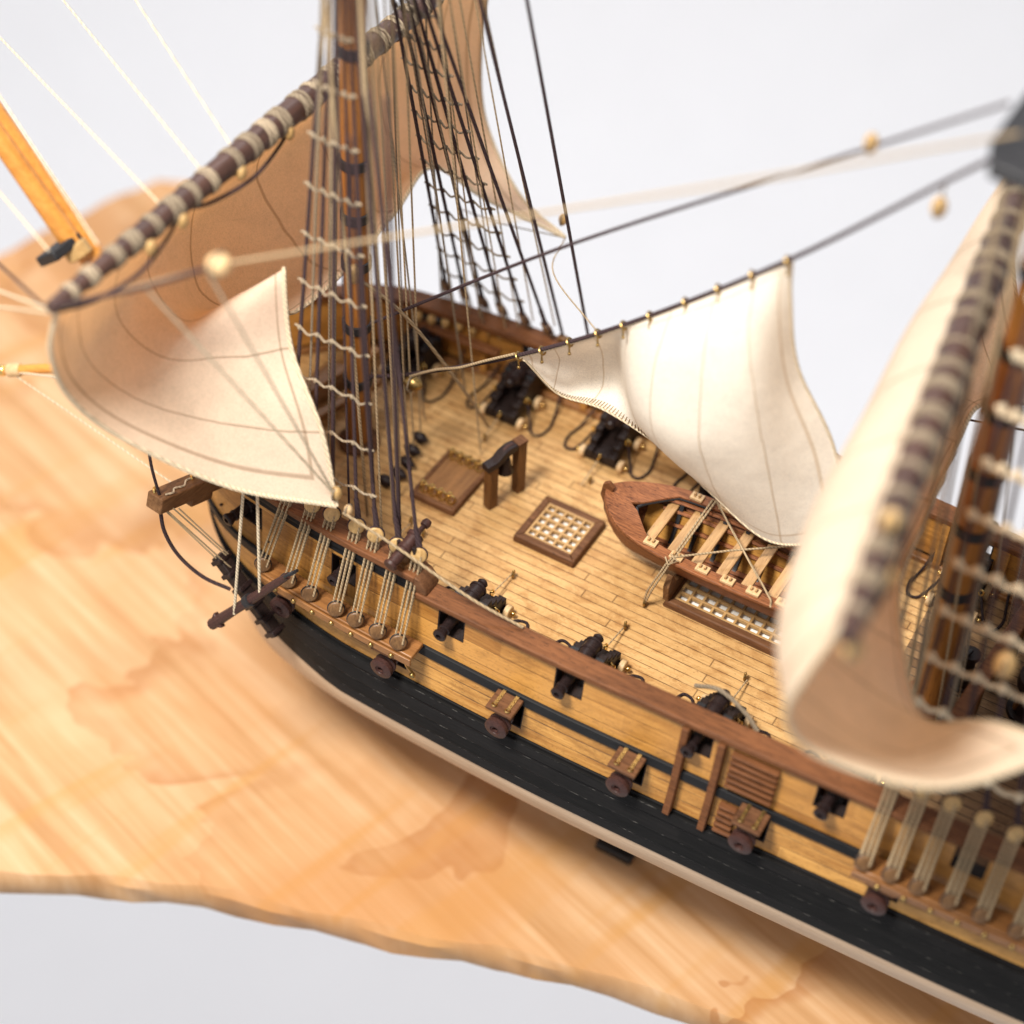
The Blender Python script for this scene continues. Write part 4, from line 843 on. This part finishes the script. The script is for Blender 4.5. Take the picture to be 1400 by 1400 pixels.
line('clew_line', 'thin line from the far sail corner down to the white sail', [(-1.21,3.05,2.6),(-.6,1.6,3.2),(.9,.1,3.9)], .010, 'tan_rope')
line('far_clew_line', 'thin grey line stretched left from the far sail corner', [(-1.25,3.03,2.62),(-2.2,2.9,2.55),(-2.9,2.8,2.6)], .010, 'grey_rope')
for a, lab in (((-2.35,-4.62,6.45),'pale blurred line across the left sail to its corner, left one of two'), ((-1.75,-4.28,6.75),'pale blurred line across the left sail to its corner, right one of two')):
    line('clew_garnet', lab, [a, (-1.17,-2.97,2.4)], .017, 'pale_rope', False)
RL = [('dark_rope',.028,(-1.14,-2.4,7.6),(-.93,-2.42,1.35),'dark backstay just right of the fore mast ending at the near rail'),
 ('dark_rope',.030,(-.62,-2.4,8.3),(-.53,-2.45,1.35),'dark backstay ending beside the swivel gun'),
 ('tan_rope',.024,(-2.3,-1.2,9.5),(-1.9,-1.25,.05),'thick tan halyard close to the left of the mast bands'),
 ('tan_rope',.024,(-1.95,-1.0,9.5),(-1.5,-1.15,.05),'thick tan halyard right of the mast ending by the hidden gun'),
 ('tan_rope',.014,(-2.25,-.3,9.6),(-1.95,-.30,.1),'thin line down to the middle dark cleat beside the hatch cover'),
 ('tan_rope',.014,(-2.25,-.1,9.6),(-1.98,-.05,.1),'thin line down to the second dark cleat beside the hatch cover'),
 ('tan_rope',.014,(-2.3,.1,9.6),(-2.04,.2,.1),'thin line down to the third dark cleat beside the hatch cover'),
 ('tan_rope',.014,(-2.3,.4,9.6),(-2.1,.48,.1),'thin line down to the dark cleat furthest from the near rail'),
 ('grey_rope',.014,(-2.5,-.1,9.6),(-2.3,.9,.05),'thin grey line slanting behind the fore mast to the deck'),
 ('grey_rope',.014,(-2.5,.4,9.6),(-1.95,1.5,.4),'thin grey line crossing to the far black cannon'),
 ('grey_rope',.014,(-2.45,.2,9.6),(-2.1,2.3,.95),'thin grey line ending at the far pin rail'),
 ('tan_rope',.013,(-2.3,1.0,9.6),(-1.6,2.5,1.0),'thin tan line running among the far shrouds to the rail'),
 ('tan_rope',.012,(-1.9,.8,9.6),(-1.0,2.5,1.4),'thin tan line ending at the far deadeyes left of the backstays'),
 ('grey_rope',.013,(-2.55,.3,9.6),(-2.65,2.35,.9),'thin grey line ending at the left end of the far pin rail')]
RL += [
 ('tan_rope',.013,(-2.45,-.6,9.6),(-2.75,-1.9,1.3),'thin tan line among the near shrouds, furthest towards the bow'),
 ('grey_rope',.015,(-2.45,-.7,9.6),(-2.35,-1.6,.05),'thin grey line among the near shrouds, down to the foredeck'),
 ('tan_rope',.013,(-2.4,-.8,9.6),(-1.95,-2.0,.9),'thin tan line among the near shrouds ending behind the lanyards'),
 ('grey_rope',.015,(-2.45,-.55,9.6),(-2.6,-1.1,.05),'thin grey line close to the left of the fore mast'),
 ('dark_rope',.016,(-2.3,-.9,9.6),(-1.45,-2.3,1.35),'thin dark line right of the fore mast leading to the near rail'),
 ('tan_rope',.02,(-2.2,-.5,9.6),(-1.75,-.65,.05),'tan halyard falling in front of the fore mast bands'),
 ('tan_rope',.013,(-2.1,.6,9.6),(-1.2,.75,.05),'thin tan line falling to the deck by the far gun tackle'),
 ('grey_rope',.013,(-2.4,.9,9.6),(-2.95,2.4,1.0),'thin grey line falling to the far rail beyond the bow gun'),
 ('tan_rope',.013,(-2.2,.8,9.6),(-2.4,2.35,.9),'thin tan line falling to the middle of the pin rail'),
 ('tan_rope',.012,(-2.0,.4,9.8),(-1.75,2.38,.9),'thin tan line falling to the right end of the pin rail')]
RL += [
 ('grey_rope',.012,(-2.35,.2,9.6),(-2.85,1.2,.05),'thin grey line down to the foredeck beyond the mast'),
 ('tan_rope',.012,(-2.1,.5,9.6),(-2.2,2.36,.92),'thin tan line to a belaying pin left of the last one'),
 ('tan_rope',.012,(-2.0,.9,9.6),(-1.35,2.46,1.36),'thin tan line running alongside the last far shroud'),
 ('grey_rope',.012,(-2.15,.7,9.6),(-2.0,2.45,1.36),'thin grey line running between the middle far shrouds'),
 ('tan_rope',.016,(-2.15,-.7,9.6),(-1.2,-1.9,.6),'tan line falling behind the swivel gun to the hidden cannon'),
 ('grey_rope',.014,(-2.4,-.9,9.6),(-2.15,-2.3,1.34),'thin grey line among the near shrouds down to the rail'),
 ('tan_rope',.014,(-2.45,-.75,9.6),(-2.9,-1.4,.05),'thin tan line crossing the shrouds behind the left sail edge')]
for mat, r, a, b, lab in RL: line('rigging_line', lab, [a, b], r, mat, False)
# dark cleats on the deck beside the hatch cover
for (x, y), lab in zip(((-2.11,.49),(-2.06,.21),(-1.99,-.06),(-1.96,-.32),(-2.04,-.55)), ('dark cleat on the deck furthest from the near rail, beside the hatch cover','dark cleat second furthest from the near rail, beside the hatch cover','dark cleat in the middle of the row beside the hatch cover','dark cleat second nearest the near rail, beside the hatch cover','dark cleat nearest the near rail, beside the hatch cover')):
    mb = MB(); mb.lathe((x-.16, y, .12), (1, -.12, .05), [(0,.0),(.03,.035),(.1,.08),(.16,.092),(.22,.08),(.29,.035),(.32,0)], 12); mb.lathe((x, y, 0), (0, 0, 1), [(0,.05),(.1,.04)], 10)
    tag(mb.build('deck_cleat', 'cannon_black'), lab, 'cleat', 'dark cleats on the deck')
# lines round the bowsprit at the upper left
BL = [((-12.5,.0,4.6),(-4.1,-4.3,6.0),'pale_rope',.014,'pale line from the upper left corner down to the yard tip'),
 ((-11.2,.2,6.2),(-3.6,-4.0,6.1),'pale_rope',.014,'pale line crossing the orange bowsprit to the yard'),
 ((-10.5,.0,6.0),(-3.5,-3.0,6.1),'pale_rope',.013,'pale line meeting the yard right of the bowsprit'),
 ((-9.0,.5,6.4),(-3.5,-2.2,6.1),'pale_rope',.013,'pale line meeting the yard below the top edge of the picture'),
 ((-7.5,.5,7.0),(-3.5,-1.6,6.1),'pale_rope',.012,'pale line meeting the yard near its third rope binding'),
 ((-10.4,-1,4.6),(-5.2,-4.6,5.6),'dark_rope',.016,'dark line slanting down at the left edge to the yard tip'),
 ((-10.8,-1.5,3.6),(-3.6,-5.0,5.9),'dark_rope',.018,'thicker dark line at the left edge running into the yard tip'),
 ((-11.5,-2.4,2.2),(-3.4,-5.1,6.0),'pale_rope',.016,'pale line rising from the left edge to the yard tip, upper of a pair'),
 ((-11.0,-2.9,1.4),(-3.4,-5.1,5.95),'pale_rope',.014,'pale line rising from the left edge to the yard tip, lower of a pair'),
 ((-7.4,-2.5,1.15),(-3.9,-2.7,.6),'pale_rope',.012,'thin pale line from the boomkin tip towards the bow'),
 ((-7.2,-2.5,1.2),(-5.2,-2.2,1.7),'pale_rope',.018,'short pale line along the boomkin')]
for a, b, mat, r, lab in BL: line('bow_line', lab, [a, b], r, mat, False)
# the right hand ropes by the main mast
MR = [((5.55,-.5,8.6),(6.2,-.9,.4),'tan_rope',.022,'blurred tan halyard left of the right hand mast'),((5.6,-.6,8.6),(6.35,-1.0,.4),'grey_rope',.022,'blurred grey halyard touching the left side of the right hand mast'),
 ((5.7,.1,8.6),(6.0,.5,.3),'tan_rope',.016,'thin tan halyard behind the right sail end'),((5.75,-.4,8.6),(6.6,-.6,.4),'tan_rope',.016,'thin tan halyard right of the right hand mast'),((5.8,.2,8.6),(6.75,-.2,.4),'grey_rope',.014,'thin grey halyard in the right hand shade'),((5.8,.3,8.6),(6.9,.2,.4),'tan_rope',.014,'thin tan halyard in front of the far dark cannon'),
 ((5.0,2.6,2.55),(8.4,2.4,3.6),'dark_rope',.016,'thin dark line passing behind the right hand mast')]
MR += [((5.9,-.7,8.6),(6.45,-1.5,.3),'tan_rope',.024,'thick blurred rope hanging in front of the right hand mast'),((6.3,-.9,8.6),(6.95,-1.6,.3),'grey_rope',.024,'thick blurred grey rope between the mast and the shrouds'),
 ((5.7,-.9,8.6),(6.05,-1.5,.3),'grey_rope',.022,'blurred grey rope left of the right hand mast foot'),((6.4,.2,8.6),(7.4,.5,.3),'tan_rope',.016,'tan line above the reddish cross rail'),((6.3,.5,8.6),(6.8,1.6,.3),'tan_rope',.014,'thin tan line beyond the cross rail'),
 ((6.5,-.3,8.6),(7.9,-.9,.3),'tan_rope',.02,'tan line slanting to the deck at the right edge')]
for a, b, mat, r, lab in MR: line('rigging_line', lab, [a, b], r, mat, False)
line('rail_strap', 'short grey rope lying across the cannon between the fenders', [(3.75,-2.0,.75),(4.1,-2.05,.95),(4.5,-2.12,.85),(4.75,-2.2,.7)], .03, 'grey_rope')
# breast rail and deck gear in the shade to the right
rl = empty('breast_rail', (6.95, .1, 0), 'reddish brown cross rail on posts behind the right hand mast', 'rail')
MB().bar((6.85,-1.1,1.0), (7.02,1.5,1.0), .2, .12).build('rail_board', 'mahogany', rl, bevel=.02)
for x, y in ((6.87,-.9),(6.92,-.1),(6.97,.7),(7.01,1.35)): MB().box((x, y, .47), (.14, .14, .94)).build('rail_post', 'walnut_up', rl, bevel=.015)
pm = empty('ship_pump', (6.6, .5, 0), 'dark deck pump with handle in the shade beside the right hand mast', 'pump')
MB().lathe((6.6, .5, 0), (0,0,1), [(0,.15),(.05,.15),(.06,.11),(.6,.10),(.62,.13),(.70,.13)], 14).build('pump_barrel', 'cannon_black', pm)
MB().bar((6.6,.5,.74), (6.5,-.05,.92), .05, .06).build('pump_handle', 'black_iron', pm, bevel=.01)
cp = empty('capstan', (7.55, .55, 0), 'dark capstan drum on the deck at the right edge', 'capstan')
MB().lathe((7.55,.55,0), (0,0,1), [(0,.30),(.08,.30),(.10,.22),(.45,.17),(.55,.19),(.57,.28),(.75,.28),(.78,.2),(.80,.0)], 18).build('drum', 'cannon_black', cp)
for k in range(5):
    a_ = k*2*math.pi/5; MB().bar((7.55+.2*math.cos(a_), .55+.2*math.sin(a_), .12), (7.55+.17*math.cos(a_), .55+.17*math.sin(a_), .5), .07, .09, V((math.cos(a_), math.sin(a_), 0))).build('whelp', 'walnut_up', cp, bevel=.01)
# quarterdeck bulkhead and higher rail aft on the far side
bh = empty('deck_bulkhead', (8.2, 1.0, 0), 'dark brown bulkhead at the right edge of the deck', 'bulkhead')
MB().box((8.3, .1, .8), (.14, 4.6, 1.6)).build('panel', 'walnut_cross', bh, bevel=.02)
MB().box((8.3, .1, 1.66), (.3, 4.7, .11)).build('top_rail', 'mahogany', bh, bevel=.02)

# ================================================================== ANCHOR AND CATHEAD TACKLE
an = empty('anchor', (-2.6, -3.4, -.3), 'dark anchor with banded black stock slung against the hull below the cathead', 'anchor')
a, b = V((-2.97,-3.52,-.62)), V((-1.83,-3.36,.86))
a = V((-2.95,-3.66,-.64)); b = V((-1.75,-3.36,.84)); mb = MB(); mb.tube([a, a.lerp(b,.3), a.lerp(b,.52), b], [.085,.07,.075,.05], 10); mb.build('shank', 'muzzle_brown', an)
d = (b-a).normalized(); sv = d.cross(V((0,-1,.6))).normalized()
mb = MB(); nv_ = sv.cross(d).normalized(); mb.prism([a-d*.06+nv_*.05, a+d*.20+sv*.125+nv_*.05, a+d*.20+sv*.06+nv_*.05, a+d*.30+nv_*.05, a+d*.20-sv*.06+nv_*.05, a+d*.20-sv*.125+nv_*.05], nv_*-.10); mb.build('fluke', 'muzzle_brown', an, bevel=.02)
MB().ring(b+d*.08, sv, .1, .022, 16, 6).build('anchor_ring', 'black_iron', an)
MB().lathe(a.lerp(b,.5), d, [(-.06,.06),(-.05,.10),(.05,.10),(.06,.06)], 12).build('shank_band', 'black_iron', an)
s0, s1 = V((-3.14,-3.14,.24)), V((-2.12,-3.24,-.76)); st_ = MB().bar(s0, s1, .17, .20, V((0,-1,0)), .15, .18).build('stock', 'carriage_black', an, bevel=.02)
for k in (.05,.22,.4,.6,.78,.95):
    q = s0.lerp(s1, k); dd = (s1-s0).normalized()*.035; MB().bar(q-dd, q+dd, .225, .255, V((0,-1,0))).build('stock_band', 'cannon_black', st_, bevel=.012)
for a, b, lab in (((-2.45,-3.2,2.3),(-2.55,-3.62,-.2),'pale cord holding the anchor, left one of two'),((-2.25,-3.2,2.3),(-2.15,-3.5,.35),'pale cord holding the anchor, right one of two')):
    line('slung_cord', lab, [a, b], .022, 'pale_rope', False, 'anchor cords')
line('anchor_cable', 'dark purple cable looping from the cathead tip under to the anchor', [(-3.72,-3.55,1.2),(-3.7,-3.55,.75),(-3.55,-3.5,.3),(-3.25,-3.4,-.05),(-2.9,-3.25,-.25)], .028, 'dark_rope')
for a, b, lab in (((-3.72,-3.5,1.18),(-2.95,-3.16,.02),'thin cathead tackle cord reaching lowest on the anchor stock'),((-3.66,-3.5,1.18),(-2.9,-3.16,.10),'thin cathead tackle cord second from the bottom'),((-3.58,-3.44,1.2),(-3.02,-3.12,.28),'thin cathead tackle cord second from the top'),((-3.52,-3.4,1.2),(-2.98,-3.12,.33),'thin cathead tackle cord nearest the hull')):
    line('cathead_tackle', lab, [a, b], .012, 'tan_rope', False, 'cathead tackle')
line('bow_rope', 'dark rope hanging from behind the left sail to the cathead tip', [(-3.9,-3.4,2.4),(-3.8,-3.5,1.9),(-3.72,-3.5,1.3)], .022, 'dark_rope')

# ================================================================== STAND
for X, lab in ((2.75, 'black stand bracket under the middle of the hull'), (-1.6, 'black stand bracket hidden under the bow end of the hull')):
    sn = empty('model_stand', (X, 0, TZ), lab, 'stand', 'stand brackets')
    yy = -2.35 if X > 0 else -1.6
    mb = MB(); mb.prism([(X-.12, yy, -2.45), (X-.12, yy+.12, -2.75), (X-.12, -1.2, -3.45), (X-.12, -.3, -3.98), (X-.12, .3, -3.98), (X-.12, 1.2, -3.45), (X-.12, -yy-.12, -2.75), (X-.12, -yy, -2.45), (X-.12, -yy+.14, -2.9), (X-.12, 1.3, -4.2), (X-.12, .9, -4.45), (X-.12, -.9, -4.45), (X-.12, -1.3, -4.2), (X-.12, yy-.14, -2.9)], (.26, 0, 0)); mb.build('cradle', 'stand_black', sn, bevel=.03)
    MB().box((X, 0, TZ+.08), (.62, 3.3 if X > 0 else 1.8, .155)).build('stand_foot', 'stand_black', sn, bevel=.03)
